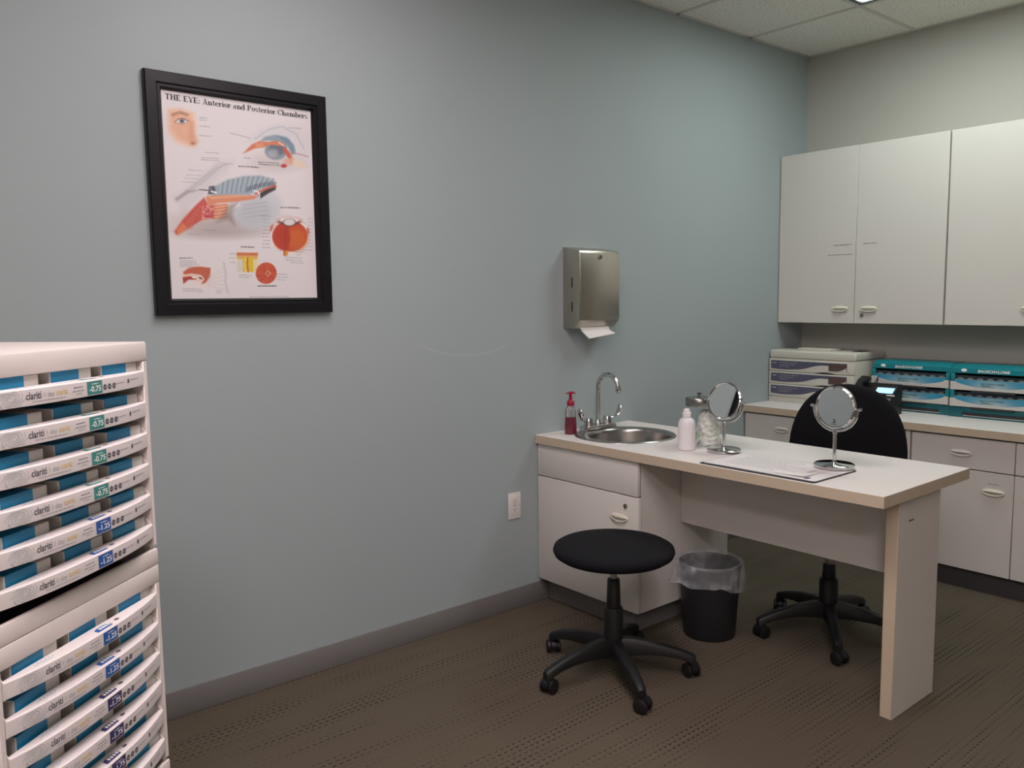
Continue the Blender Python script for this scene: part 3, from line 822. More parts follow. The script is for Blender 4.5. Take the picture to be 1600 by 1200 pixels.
for s in (1, -1):
    rcp = MB().prism(rrect(-.0165, .0165, -.0145 + .0195 * s, .0145 + .0195 * s, .009), -.0085, -.0055, 'xz').build('receptacle', M['plate'], ol)
    hs = MB()
    for x in (-.0065, .0065): hs.box(x - .0012, x + .0012, -.0088, -.0084, .0195 * s - .001, .0195 * s + .007)
    hs.lathe([(.0024, .0084), (.0024, .0088)], n=10, axis=Matrix.Translation((0, 0, .0195 * s - .0075)) @ Matrix.Rotation(PI / 2, 4, 'X'))
    hs.build('slots', M['ink'], rcp, smooth=0)
MB().lathe([(.0032, .006), (.003, .0072), (.0005, .0074)], n=12, axis=Matrix.Rotation(PI / 2, 4, 'X')).build('screw', M['lock'], ol)

# ------------------------------------------------------------------ framed eye chart
PW, PH = .604, .746          # outer frame
IW, IH = .500, .652          # visible print
ps = thing('framed_chart', 'framed anatomical eye chart in a wide black frame on the blue wall', 'framed poster', (1.1005, YW, 1.691))
def frame_side(L, prof, vertical, sgn):
    """mitred moulding; prof: list of (t across from outside edge, d outwards)"""
    mb = MB(); ends = []
    for e in (-1, 1):
        ring_ = []
        for t_, d in prof:
            a = e * (L / 2 - t_)
            if vertical: ring_.append((sgn * (PW / 2 - t_), -d, a))
            else: ring_.append((a, -d, sgn * (PH / 2 - t_)))
        ends.append(ring_)
    return mb.loft(ends)
FWX = (PW - IW) / 2
prof = [(0, 0), (0, .022), (.004, .027), (.034, .0275), (.038, .022), (.046, .022), (.049, .017), (FWX, .012), (FWX, 0)]
for vert, s in ((False, 1), (False, -1), (True, -1), (True, 1)):
    pf = prof if vert else [(t_ * ((PH - IH) / 2) / FWX, d) for t_, d in prof]
    # keep mitres meeting: use the mean width for both directions
    L = PH if vert else PW
    frame_side(L, prof, vert, s).build('frame_side', M['black_frame'], ps, smooth=30)
MB().box(-PW / 2 + .01, PW / 2 - .01, -.006, -.0005, -PH / 2 + .01, PH / 2 - .01).build('backing_board', M['gap'], ps, smooth=0)

# the printed sheet: a fine grid whose vertices carry the ink colours
NX, NY = 250, 326
PX, PZ = PW / 2 - FWX + .002, PH / 2 - FWX + .002
uu, tt = np.meshgrid(np.linspace(0, 1, NX + 1), np.linspace(0, 1, NY + 1))
s_ = (uu * 2 * PX - PX + IW / 2) / IW
t_ = ((1 - (1 - tt)) * 2 * PZ - PZ + IH / 2) / IH
# drawing coordinates of the print (measured as quadrilateral 140,155 780,243 817,1058 197,1060)
def homography(src, dst):
    A_ = []
    for (x, y), (X, Y) in zip(src, dst):
        A_.append([x, y, 1, 0, 0, 0, -X * x, -X * y, -X]); A_.append([0, 0, 0, x, y, 1, -Y * x, -Y * y, -Y])
    return np.linalg.svd(np.array(A_, float))[2][-1].reshape(3, 3)
HM = homography([(0, 0), (1, 0), (1, 1), (0, 1)], [(140, 155), (780, 243), (817, 1058), (197, 1060)])
ww = HM[2, 0] * s_ + HM[2, 1] * t_ + HM[2, 2]
GX = (HM[0, 0] * s_ + HM[0, 1] * t_ + HM[0, 2]) / ww
GY = (HM[1, 0] * s_ + HM[1, 1] * t_ + HM[1, 2]) / ww
C = np.empty((*GX.shape, 3)); C[:] = (0.885, 0.865, 0.87)
def over(mask, col, op=1.0):
    k = (np.clip(mask, 0, 1) * op)[..., None]
    C[:] = C * (1 - k) + np.asarray(col) * k
def hx(h): return np.array([int(h[i:i + 2], 16) / 255 for i in (0, 2, 4)])
def sdf(pts):
    P = np.array(pts, float); n = len(P)
    d = np.full(GX.shape, 1e9); inside = np.zeros(GX.shape, bool)
    for i in range(n):
        (ax, ay), (bx_, by) = P[i], P[(i + 1) % n]
        ex, ey = bx_ - ax, by - ay
        k = np.clip(((GX - ax) * ex + (GY - ay) * ey) / (ex * ex + ey * ey + 1e-9), 0, 1)
        d = np.minimum(d, np.hypot(GX - ax - k * ex, GY - ay - k * ey))
        c = ((ay > GY) != (by > GY)) & (GX < (bx_ - ax) * (GY - ay) / (by - ay + 1e-12) + ax)
        inside ^= c
    return np.where(inside, -d, d)
def poly(pts, h, soft=3.0, op=1.0): over(.5 - sdf(pts) / soft, hx(h), op)
def ell(cx, cy, rx, ry, h, soft=3.0, op=1.0, rot=0):
    c, s = math.cos(rot), math.sin(rot)
    X, Y = GX - cx, GY - cy; X, Y = X * c + Y * s, -X * s + Y * c
    r_ = np.hypot(X / rx, Y / ry)
    over(.5 - (r_ - 1) * min(rx, ry) / soft, hx(h), op)
def line(pts, h, wd=2.0, op=1.0):
    P = np.array(pts, float); d = np.full(GX.shape, 1e9)
    for (ax, ay), (bx_, by) in zip(P[:-1], P[1:]):
        ex, ey = bx_ - ax, by - ay
        k = np.clip(((GX - ax) * ex + (GY - ay) * ey) / (ex * ex + ey * ey + 1e-9), 0, 1)
        d = np.minimum(d, np.hypot(GX - ax - k * ex, GY - ay - k * ey))
    over(1.0 - (d - wd / 2) / 1.5, hx(h), op)
rp = random.Random(21)
def words(x0, x1, y, n=1, dy=12, op=.45, h='8a8690', slope=.06):
    for k in range(n):
        xe = x1 - rp.uniform(0, .35) * (x1 - x0) if n > 1 else x1
        x = x0
        while x < xe:
            l = rp.uniform(6, 16); line([(x, y + k * dy + slope * (x - x0)), (min(x + l, xe), y + k * dy + slope * (min(x + l, xe) - x0))], h, 2.6, op); x += l + 5
# nose and eye of the face study
poly([(172, 246), (225, 248), (285, 262), (296, 320), (290, 350), (302, 385), (296, 405), (270, 408), (240, 400), (205, 385), (178, 350)], 'f0cdb4', 26)
poly([(180, 255), (230, 250), (272, 268), (268, 320), (276, 370), (262, 395), (215, 375), (185, 330)], 'e8a883', 30, .75)
poly([(262, 290), (282, 300), (288, 350), (300, 388), (285, 404), (268, 398), (262, 350)], 'd98f6a', 18, .6)
poly([(188, 268), (225, 255), (262, 268), (255, 276), (222, 266), (192, 278)], '9c6a52', 10, .65)
ell(232, 298, 27, 11, 'ead9d2', 5); ell(233, 298, 11, 10, '7d8a94', 4); ell(233, 298, 5, 5, '3a3d44', 3)
line([(204, 300), (218, 289), (238, 286), (260, 297)], '8a5b48', 3.5, .8); line([(206, 305), (232, 312), (258, 302)], 'b57f66', 3, .6)
ell(280, 392, 10, 6, 'b86a50', 6, .7)
words(308, 345, 282, 2, 10); words(308, 352, 318, 1); words(308, 362, 358, 1); words(335, 392, 430, 1); words(318, 395, 452, 2, 9)
# upper right: front segment of the eye
ell(690, 380, 88, 72, 'd9d2d4', 50, .8)
poly([(500, 385), (560, 330), (640, 312), (720, 345), (765, 430), (770, 490), (720, 500), (700, 420), (640, 370), (570, 378)], 'd5d6da', 26, .9)
line([(545, 372), (600, 330), (660, 316), (720, 350), (752, 410)], 'b9bec6', 6, .6)
poly([(566, 380), (585, 362), (630, 352), (680, 362), (712, 395), (718, 432), (700, 440), (684, 405), (650, 382), (610, 378)], '8fa6b4', 8)
poly([(640, 356), (690, 372), (716, 420), (704, 438), (690, 400), (660, 376)], '6f8c9c', 8, .7)
ell(630, 470, 100, 42, 'cdc6c2', 40, .7)
ell(634, 420, 48, 40, '8d98a4', 8); ell(640, 412, 36, 28, '5f6874', 10, .7); ell(622, 432, 22, 18, 'b4bcc6', 14, .7)
poly([(490, 436), (530, 395), (562, 380), (600, 384), (640, 378), (672, 392), (670, 402), (610, 396), (580, 408), (545, 412)], 'e0825c', 5)
poly([(545, 392), (578, 386), (580, 406), (548, 408)], 'e7a07a', 5, .8)
poly([(668, 400), (690, 425), (712, 460), (700, 472), (678, 440), (662, 415)], 'd9624e', 5)
ell(690, 468, 22, 16, 'e6a995', 10, .8); ell(668, 486, 13, 8, 'cf3f45', 5); poly([(700, 450), (760, 470), (765, 496), (715, 492)], 'ecd6b4', 14, .8)
line([(700, 430), (740, 436), (772, 446)], 'b76a58', 3, .6); line([(645, 385), (668, 400)], 'f3efee', 3, .8)
words(435, 520, 346, 1, slope=.25); words(560, 660, 470, 2, 9, .6, '5c5962'); words(690, 740, 322, 1); words(475, 560, 488, 1, 8, .8, '4c4950'); words(497, 525, 452, 1)
# centre: large section
poly([(200, 620), (300, 540), (385, 470), (450, 465), (425, 510), (330, 605), (300, 640), (245, 700)], 'd8d3d6', 34)
for k in range(5): line([(215 + 24 * k, 628 - 14 * k), (310 + 26 * k, 545 - 16 * k), (395 + 14 * k, 470 + 2 * k)], 'b4b2ba', 2.5, .55)
poly([(205, 628), (255, 592), (320, 588), (262, 606), (215, 640)], '9a9096', 8, .6)
ell(420, 730, 200, 46, 'b9aca8', 60, .75); ell(390, 770, 140, 26, 'a99c98', 40, .6)
ell(560, 670, 105, 80, 'cdd2d6', 24, .95, -.35); ell(545, 690, 85, 60, 'b6bcc4', 40, .6, -.35)
for k in range(4): words(500, 600, 655 + 18 * k, 1, op=.3, slope=-.15)
poly([(345, 610), (372, 575), (430, 545), (500, 530), (570, 527), (625, 545), (636, 580), (600, 578), (560, 590), (520, 610), (440, 612), (380, 615)], '9db0bc', 10)
for k in range(22):
    f_ = k / 21
    line([(400 + 225 * f_, 560 - 28 * math.sin(f_ * PI * .75)), (395 + 205 * f_, 604 - 30 * f_ ** 2)], '74889a' if k % 2 else 'c3d0d8', 3.2, .55)
for k in range(13):
    f_ = k / 12
    line([(510 + 118 * f_, 598 - 52 * f_ + 24 * f_ * f_), (516 + 118 * f_, 578 - 50 * f_ + 28 * f_ * f_)], '3f4852', 3.0, .75)
poly([(556, 612), (590, 588), (634, 570), (634, 588), (600, 606), (570, 626)], '3c3234', 6, .9)
line([(548, 606), (590, 584), (634, 572)], 'd9644c', 7, .95)
poly([(336, 618), (372, 612), (450, 612), (530, 612), (560, 615), (545, 628), (470, 640), (390, 646), (348, 660)], 'e89068', 5)
poly([(345, 618), (540, 612), (520, 618), (360, 630)], 'f2b48c', 5, .7)
poly([(350, 655), (430, 648), (428, 690), (395, 708), (345, 716), (318, 720)], 'e58a66', 6)
for k in range(4): ell(402, 664 + 14 * k, 30, 8, 'f0ab84', 5, .8, -.15); line([(372, 672 + 14 * k), (430, 664 + 13 * k)], 'b9573f', 2.5, .6)
poly([(330, 622), (345, 650), (330, 712), (280, 745), (215, 782), (205, 768), (240, 716), (290, 660)], 'd9564a', 8)
for k in range(9): line([(330 - 4 * k, 632 + 9 * k), (212 + 8 * k, 772 - 2 * k)], 'f0917c' if k % 2 else 'b93c3a', 2.2, .5)
poly([(215, 760), (240, 730), (260, 752), (225, 785)], 'ec8a54', 10, .8)
poly([(322, 660), (368, 650), (372, 700), (320, 720)], 'e98e80', 5)
for k in range(26):
    ell(328 + rp.uniform(0, 40), 660 + rp.uniform(0, 50), 4.5, 3.6, 'c23246', 2, .9)
poly([(350, 575), (372, 572), (378, 590), (370, 606), (346, 608)], '4a4a58', 4, .85)
for k in range(5): ell(352 + 6 * k, 584 + rp.uniform(-8, 16), 4, 4, '8d92a6', 2, .8)
line([(310, 588), (345, 592)], '4b4852', 3, .8); line([(360, 596), (382, 602)], 'f4f2f2', 5, .9)
line([(428, 684), (455, 668), (480, 652)], 'f4f2f2', 4, .9); line([(540, 592), (562, 600), (566, 620)], 'f4f2f2', 4, .9)
poly([(440, 650), (470, 645), (450, 690), (462, 740), (430, 720), (380, 730)], '7d6d6c', 20, .5)
for a in ((265, 505), (255, 525), (245, 540), (235, 555)): words(a[0], a[0] + 60, a[1], 1, op=.35)
words(330, 380, 760, 1); words(265, 320, 778, 1)
# sagittal section
ell(697, 790, 84, 72, 'efe2dc', 8); ell(697, 788, 76, 66, 'd24a2e', 5); ell(725, 800, 46, 48, 'e06a2c', 30, .8); ell(660, 790, 30, 50, 'c63c30', 20, .8)
poly([(672, 730), (692, 745), (700, 800), (688, 850), (676, 850), (670, 800)], 'b8382a', 8, .7)
ell(694, 722, 52, 18, '7a3c36', 6, .9); ell(694, 716, 46, 14, 'efe2dc', 5); ell(694, 728, 28, 17, '4d4144', 4); ell(694, 727, 25, 15, 'ded8d6', 5)
line([(628, 740), (640, 722), (660, 708), (692, 702), (735, 712), (762, 735)], 'd9c3bf', 5, .9)
ell(618, 752, 6, 16, 'd36a58', 4, .9, .3); ell(775, 765, 6, 16, 'd36a58', 4, .9, -.2)
poly([(668, 850), (692, 850), (688, 872), (670, 872)], 'e8a03c', 4); line([(676, 852), (674, 870)], 'c4572e', 4, .9)
words(656, 738, 664, 1, op=.8, h='4c4950', slope=.03)
for yy in range(700, 850, 15): words(580 + rp.uniform(-8, 8), 612, yy, 1, op=.4); words(775, 795, yy + 12, 1, op=.3)
for yy in range(845, 905, 11): words(rp.uniform(640, 730), rp.uniform(745, 785), yy, 1, op=.4)
# optic disc square, retina circle
poly([(470, 857), (561, 858), (561, 941), (472, 940)], 'e9dca0', 3)
poly([(470, 857), (561, 858), (561, 872), (470, 871)], 'dd7a4c', 3); poly([(470, 871), (561, 872), (556, 886), (474, 885)], 'e8b05c', 4)
poly([(496, 878), (540, 878), (542, 940), (498, 940)], 'e8c52c', 4); poly([(472, 890), (496, 888), (498, 940), (474, 940)], 'd8d2c8', 4)
line([(517, 880), (516, 905), (520, 940)], 'c25a26', 4, .9); line([(508, 880), (505, 912), (510, 940)], 'f2de6a', 4, .9)
ell(597, 946, 45, 46, 'd9583c', 3); ell(605, 947, 12, 12, 'eeb07c', 5)
for a in (-2.6, -2.1, -1.0, -.5, .5, 1.0, 2.0, 2.6): line([(605, 947), (600 + 22 * math.cos(a), 946 + 22 * math.sin(a)), (597 + 42 * math.cos(a + .25), 946 + 42 * math.sin(a + .25))], 'b43a2c', 2, .6)
words(488, 545, 832, 1, op=.8, h='4c4950'); words(440, 468, 862, 3, 18, .35); words(482, 540, 953, 2, 9); words(645, 690, 950, 3, 12, .4); words(562, 640, 1001, 1, op=.85, h='4c4950', slope=.0)
# lower left duct study
ell(310, 965, 80, 46, 'eadbd6', 20, .7)
poly([(243, 940), (268, 922), (310, 916), (360, 922), (358, 960), (340, 985), (322, 992), (332, 970), (318, 952), (280, 946), (250, 952)], 'cf6248', 5)
poly([(240, 950), (280, 948), (318, 956), (334, 972), (320, 986), (296, 972), (262, 974), (246, 982)], 'eec7b0', 5)
poly([(242, 962), (270, 958), (292, 960), (300, 972), (268, 972), (246, 990)], 'b8433a', 4)
ell(318, 966, 14, 10, 'f3e6da', 3, 1, .4); ell(318, 966, 10, 5, '9c4a3a', 3, .9, .4); ell(290, 962, 8, 5, 'f3e6da', 3)
line([(416, 902), (424, 940), (424, 985), (434, 1028)], 'c8c4c8', 8, .7)
for k in range(6): line([(350, 960 + 8 * k), (424, 915 + 20 * k)], 'c9c6c8', 1.6, .6)
words(230, 282, 880, 1, op=.8, h='4c4950', slope=.0)
words(230, 325, 892, 4, 8, .4, slope=0); words(243, 330, 1010, 2, 9, .4, slope=.05); words(385, 412, 1020, 2, 9, .4); words(528, 694, 1047, 1, op=.5, slope=0)
# ---- mesh of the sheet
xs_ = (uu * 2 * PX - PX).ravel(); zs_ = (PZ - tt * 2 * PZ).ravel()
nv = len(xs_)
co = np.empty((nv, 3)); co[:, 0] = xs_; co[:, 1] = -.0075; co[:, 2] = zs_
ii = np.arange(NX)[None, :] + (np.arange(NY) * (NX + 1))[:, None]
quads = np.stack([ii, ii + NX + 1, ii + NX + 2, ii + 1], -1).reshape(-1, 4)
me = bpy.data.meshes.new('print_sheet')
me.from_pydata(co.tolist(), [], quads.tolist())
ca = me.color_attributes.new('Col', 'FLOAT_COLOR', 'POINT')
g_ = C.mean(-1, keepdims=True); C = C + (g_ - C) * .16; Cl = C.reshape(-1, 3); Cl = np.where(Cl <= .04045, Cl / 12.92, ((Cl + .055) / 1.055) ** 2.4)
ca.data.foreach_set('color', np.concatenate([Cl, np.ones((nv, 1))], 1).astype(np.float32).ravel())
me.materials.append(M['print'])
sheet = link('print_sheet', me, ps)
# slab-serif title drawn with strokes
def title_glyphs():
    V, Hs = .23, .10
    def v(x, y0, y1, f=True, tp=True):
        r_ = [((x - V / 2, y0), (x + V / 2, y1))]
        if f: r_.append(((x - V / 2 - .09, y0), (x + V / 2 + .09, y0 + Hs)))
        if tp: r_.append(((x - V / 2 - .09, y1 - Hs), (x + V / 2 + (.09 if tp == 2 else 0), y1)))
        return r_
    def h(x0, x1, y): return [((x0, y - Hs / 2), (x1, y + Hs / 2))]
    def arc(cx, cy, rx, ry, a0, a1, n=12): return [('arc', cx, cy, rx, ry, a0, a1, n)]
    def dg(x0, y0, x1, y1, wd): return [('dg', x0, y0, x1, y1, wd)]
    X = .66
    bowl = lambda cx: arc(cx, .33, .27, .33, 0, 360, 18)
    return {
        'T': (.9, v(.45, 0, 1, True, False) + h(.05, .85, .96) + [((.05, .74), (.13, 1)), ((.77, .74), (.85, 1))]),
        'H': (1.0, v(.22, 0, 1, True, 2) + v(.78, 0, 1, True, 2) + h(.22, .78, .5)),
        'E': (.86, v(.22, 0, 1, True, 2) + h(.2, .76, .96) + h(.2, .78, .04) + h(.2, .56, .5) + [((.68, .76), (.76, 1)), ((.70, 0), (.78, .26)), ((.5, .38), (.56, .62))]),
        'Y': (.92, v(.46, 0, .48, True, False) + dg(.14, 1, .46, .44, .18) + dg(.80, 1, .48, .44, .08) + h(.0, .32, .96) + h(.66, .92, .96)),
        ':': (.36, [((.1, .02), (.27, .19)), ((.1, .47), (.27, .64))]),
        'A': (.96, dg(.46, 1, .76, 0, .18) + dg(.46, 1, .16, 0, .07) + h(.26, .66, .32) + h(.02, .34, .04) + h(.58, .94, .04)),
        'P': (.86, v(.22, 0, 1, True, 2) + arc(.40, .73, .33, .26, -90, 90) + h(.22, .42, .97) + h(.22, .42, .48)),
        'C': (.9, arc(.46, .5, .38, .48, 40, 320, 18) + [((.70, .70), (.80, 1))]),
        'n': (.80, v(.20, 0, X) + v(.62, 0, .46, True, False) + arc(.42, .42, .21, .21, 0, 165)),
        'h': (.80, v(.20, 0, 1) + v(.62, 0, .46, True, False) + arc(.42, .42, .21, .21, 0, 165)),
        'm': (1.18, v(.20, 0, X) + v(.60, 0, .46, True, False) + arc(.41, .42, .20, .21, 0, 165) + v(1.0, 0, .46, True, False) + arc(.81, .42, .20, .21, 0, 165)),
        't': (.52, [((.16, .1), (.33, .88))] + h(.03, .47, .63) + arc(.36, .14, .13, .13, 180, 340)),
        'e': (.66, arc(.33, .33, .26, .32, 5, 320, 18) + h(.1, .58, .37)),
        'r': (.60, v(.20, 0, X) + arc(.40, .44, .18, .18, 20, 165) + [((.46, .44), (.58, .58))]),
        'i': (.42, v(.21, 0, X) + [((.12, .80), (.30, .97))]),
        'o': (.68, bowl(.34)),
        'a': (.70, arc(.29, .21, .20, .20, 60, 330, 14) + [((.40, .06), (.55, .48)), ((.5, 0), (.68, .08))] + arc(.33, .46, .19, .18, 0, 160)),
        'd': (.76, bowl(.33) + v(.56, 0, 1, False, True) + [((.56, 0), (.74, .075))]),
        'b': (.74, bowl(.42) + v(.19, 0, 1, False, True)),
        's': (.58, arc(.29, .49, .19, .15, 30, 270, 10) + arc(.29, .18, .20, .16, -150, 90, 10)),
        ' ': (.42, [])}
GL = title_glyphs()
def draw_title(mb, text, x0, x1, z0, cap, y):
    tot = sum(GL[c][0] for c in text); sx = (x1 - x0) / tot; cur = 0
    k = 0
    for c in text:
        wd, els = GL[c]
        def P(a, b_): return (x0 + (cur + a) * sx, y - .00001 * (k % 7), z0 + b_ * cap)
        for e in els:
            k += 1
            if e[0] == 'arc':
                _, cx, cy, rx, ry, a0, a1, n = e
                ri, ro = [], []
                for q in range(n + 1):
                    a = R(a0 + (a1 - a0) * q / n); hw_ = .055 + .065 * abs(math.cos(a))
                    ro.append(P(cx + (rx + hw_ * .6) * math.cos(a), cy + (ry + .02) * math.sin(a))); ri.append(P(cx + (rx - hw_ * 1.2) * math.cos(a), cy + (ry - .07) * math.sin(a)))
                for q in range(n): mb.face([ro[q], ro[q + 1], ri[q + 1], ri[q]])
            elif e[0] == 'dg':
                _, a0, b0_, a1, b1_, wd_ = e
                mb.face([P(a0 - wd_ / 2, b0_), P(a0 + wd_ / 2, b0_), P(a1 + wd_ / 2, b1_), P(a1 - wd_ / 2, b1_)])
            else:
                (a0, b0_), (a1, b1_) = e
                mb.face([P(a0, b0_), P(a1, b0_), P(a1, b1_), P(a0, b1_)])
        cur += wd
tm = MB()
draw_title(tm, 'THE EYE: Anterior and Posterior Chambers', -IW / 2 + .0245 * IW, -IW / 2 + .974 * IW, IH / 2 - .0505 * IH, .0265 * IH, -.0080)
tm.build('title_lettering', M['ink'], ps, smooth=0, normals=False)

# ------------------------------------------------------------------ lens display cabinets (left foreground)
TA = R(40.5)
UW, UD, UH = .342, .29, .3597           # width, depth, height of one cabinet
AX_, AY_, AZ_ = .3885, 1.3688, 1.2972    # front right top corner
dvx, dvy = math.cos(TA), math.sin(TA)
bxv, byv = -math.sin(TA), math.cos(TA)   # backwards
CXT, CYT = AX_ - dvx * UW / 2 + bxv * UD / 2, AY_ - dvy * UW / 2 + byv * UD / 2
HW = UW / 2
YF = -UD / 2                             # local y of the front plane
BOW = .018
def bow(x):                              # outward bulge of a tray front
    q = min(1, abs(x) / (HW - .012))
    return BOW * (1 - q ** 2.6)
def meas(u):                             # measured abscissa on the flat front plane -> abscissa on the bowed front
    ut = u
    for _ in range(8): ut = u - bow(ut + HW) * (ut + 1.19) / .80
    return ut + HW
FH, LEDGE = .0235, .016
tray_cache = {}
def tray_meshes(val, lm):
    z0, z1 = 0.0, FH
    # carton: bowed front, flat ledge on top
    mb = MB(); n = 28
    xs2 = [-HW + .012 + (UW - .024) * i / n for i in range(n + 1)]
    prof = lambda x, d: YF - d * bow(x)
    ringsL = []
    for x in xs2:
        f = YF - bow(x) - .001
        ringsL.append([(x, f, z0 + .0008), (x, f - .0004, z0 + .003), (x, f - .0004, z1 - .0018), (x, f + .0012, z1), (x, YF + .0035, z1), (x, YF + .0035, z0 + .0008)])
    mb.loft(ringsL)
    front = mb.build('label_carton', M['carton'], smooth=35)
    # tray: floor and cut-down side walls
    tb = MB().box(-HW + .011, HW - .011, YF + .002, UD / 2 - .012, -.0012, .0006)
    for s in (-1, 1):
        xa = s * (HW - .0112); xb = s * (HW - .0132)
        tb.prism([(YF - .0005, 0), (YF - .0005, FH - .001), (YF + .020, FH + .020), (UD / 2 - .015, FH + .020), (UD / 2 - .015, 0)], min(xa, xb), max(xa, xb), 'yz')
    tray = tb.build('tray', M['tower'], smooth=0)
    # print on the carton
    P = MB()
    F_ = lambda u: meas(u)
    y = 0
    put_text(P, 'clariti', F_(-.261), F_(-.2342), .0085, .0180, mi=0, bold=.015)
    put_text(P, '1 day', F_(-.2290), F_(-.2098), .0075, .0160, mi=1)
    put_text(P, 'toric', F_(-.2065), F_(-.1850), .0095, .0170, mi=2, bold=.02)
    rr = random.Random(4)
    def dashes(x0, x1, z, hgt, mi):
        x = x0
        while x < x1:
            l = rr.uniform(.0025, .007); P.face([(x, 0, z), (min(x + l, x1), 0, z), (min(x + l, x1), 0, z + hgt), (x, 0, z + hgt)], mi); x += l + .0012
    dashes(F_(-.250), F_(-.188), .0050, .0012, 1)
    dashes(F_(-.172), F_(-.154), .0150, .0010, 0); dashes(F_(-.175), F_(-.151), .0100, .0016, 1); dashes(F_(-.168), F_(-.156), .0062, .0012, 1)
    dashes(F_(-.085), F_(-.063), .0115, .0014, 1); dashes(F_(-.047), F_(-.028), .0130, .0018, 1)
    a, b_ = F_(-.1453), F_(-.1132)
    P.face([(a, 0, .0026), (b_, 0, .0026), (b_, 0, .0206), (a, 0, .0206)], 3)
    put_text(P, val, a + .004, b_ - .003, .0060, .0140, y=-.0003, mi=4, bold=.02)
    dashes(a + .010, b_ - .008, .0162, .0012, 4)
    for k in range(3):
        cx = F_(-.1070 + .0102 * k); r_ = .0042
        P.face([(cx + r_ * math.cos(2 * PI * i / 18), 0, .0098 + r_ * math.sin(2 * PI * i / 18)) for i in range(18)], 0)
        P.face([(cx + dx_, -.0003, .0098 + dz_) for dx_, dz_ in ((-.0026, -.0007), (.0026, -.0007), (.0026, .0007), (-.0026, .0007))], 1)
    cx = F_(-.052)
    P.face([(cx + .0026 * math.cos(2 * PI * i / 14), 0, .0125 + .0038 * math.sin(2 * PI * i / 14)) for i in range(14)], 0)
    # line drawing of a swirling bloom
    def stroke(pts, wd, mi):
        for p, q in zip(pts[:-1], pts[1:]):
            dx_, dz_ = q[0] - p[0], q[1] - p[1]; L = math.hypot(dx_, dz_) + 1e-9; nx, nz = -dz_ / L * wd / 2, dx_ / L * wd / 2
            P.face([(p[0] - nx, 0, p[1] - nz), (q[0] - nx, 0, q[1] - nz), (q[0] + nx, 0, q[1] + nz), (p[0] + nx, 0, p[1] + nz)], mi)
    cx0 = F_(-.286)
    for k in range(9):
        a0 = k * .75
        stroke([(cx0 + (.003 + .0022 * j) * math.cos(a0 + j * .42) * 1.25, .0115 + (.0018 + .00135 * j) * math.sin(a0 + j * .42)) for j in range(7)], .0007, 5)
    stroke([(cx0 - .012, .0060), (cx0 - .016, .0042), (cx0 - .012, .0032), (cx0 - .0125, .0012)], .0009, 5)
    # the same inks continue on the ledge (z = FH), drawn as negative front height beyond the fold
    P.map(lambda v: Vector((v.x, YF - bow(v.x) - .0018 + v.y, v.z)))
    L0 = MB()
    def led(x, d): return (x, YF - bow(x) + .0016 + d, FH + .0003)
    m_ = [led(a + (b_ - a) * i / 8 - .004, .0004) for i in range(9)] + [led(b_ - (b_ - a) * i / 8 - .002, .0125 - .003 * (abs(i - 4) / 4) ** 3) for i in range(9)]
    P.face(m_, 3)
    for k in range(4):
        xx = a + .005 + k * .006; P.face([(q[0], q[1], q[2] + .0003) for q in (led(xx, .004), led(xx + .004, .004), led(xx + .005, .010), led(xx + .001, .010))], 4)
    xx = F_(-.100); P.face([(q[0] , q[1], q[2]) for q in [(led(xx + .005 * math.cos(2 * PI * i / 12), .007 + .003 * math.sin(2 * PI * i / 12))) for i in range(12)]], 0)
    for k in range(5):
        xx = F_(-.272) + k * .006
        q = [led(xx, .003 + .002 * (k % 2)), led(xx + .008, .006), led(xx + .012, .011), led(xx + .0115, .0118), led(xx + .0075, .0068), led(xx - .0005, .0038 + .002 * (k % 2))]
        P.face(q, 6)
    pr_ = P.build('front_print', [M['t_dark'], M['t_grey'], M['t_yel'], lm, M['white_ink'], M['t_swirl'], M['l_sw']], smooth=0, normals=False)
    return tray, front, pr_
M['hollow_shade'] = mat('dark grey liner', rgb('4a474d'), .7)  # dark colour paints the shade inside the hollow lens cabinets
M['l_sw'] = mat('pale blue print', rgb('a9bccb'), .5)
# a lens pack: white card box with a blue sleeve
PKW, PKH, PKD = .0825, .036, .075
def pack_proto():
    t = thing('lens_pack', '-', 'lens pack')
    MB().box(0, PKW, 0, PKD, 0, PKH, bev=.0006, seg=1).build('carton', M['pack_w'], t, smooth=0)
    b_ = MB().box(.0015, .056, -.0005, PKD - .0015, .0045, PKH + .0005).build('sleeve', M['pack_b'], t, smooth=0)
    MB().box(.0014, .0561, -.0007, .0005, .0018, .0048).build('sleeve_band', M['navy'], b_, smooth=0)
    s = MB()
    rr = random.Random(8); x = .008
    while x < .046: l = rr.uniform(.002, .005); s.box(x, x + l, -.0009, -.0003, .0085, .0095); x += l + .001
    s.build('sleeve_print', M['t_grey'], b_, smooth=0)
    return t
pk0 = pack_proto(); pk_used = [False]
LM = {'-0.75': 'l_green', '-1.25': 'l_blue', '-1.75': 'l_purple'}
TNAME = {'-0.75': 'green-labelled', '-1.25': 'blue-labelled', '-1.75': 'purple-labelled'}
ORD = ['first', 'second', 'third', 'fourth']; COUNT = {'-0.75': 0, '-1.25': 0, '-1.75': 0}
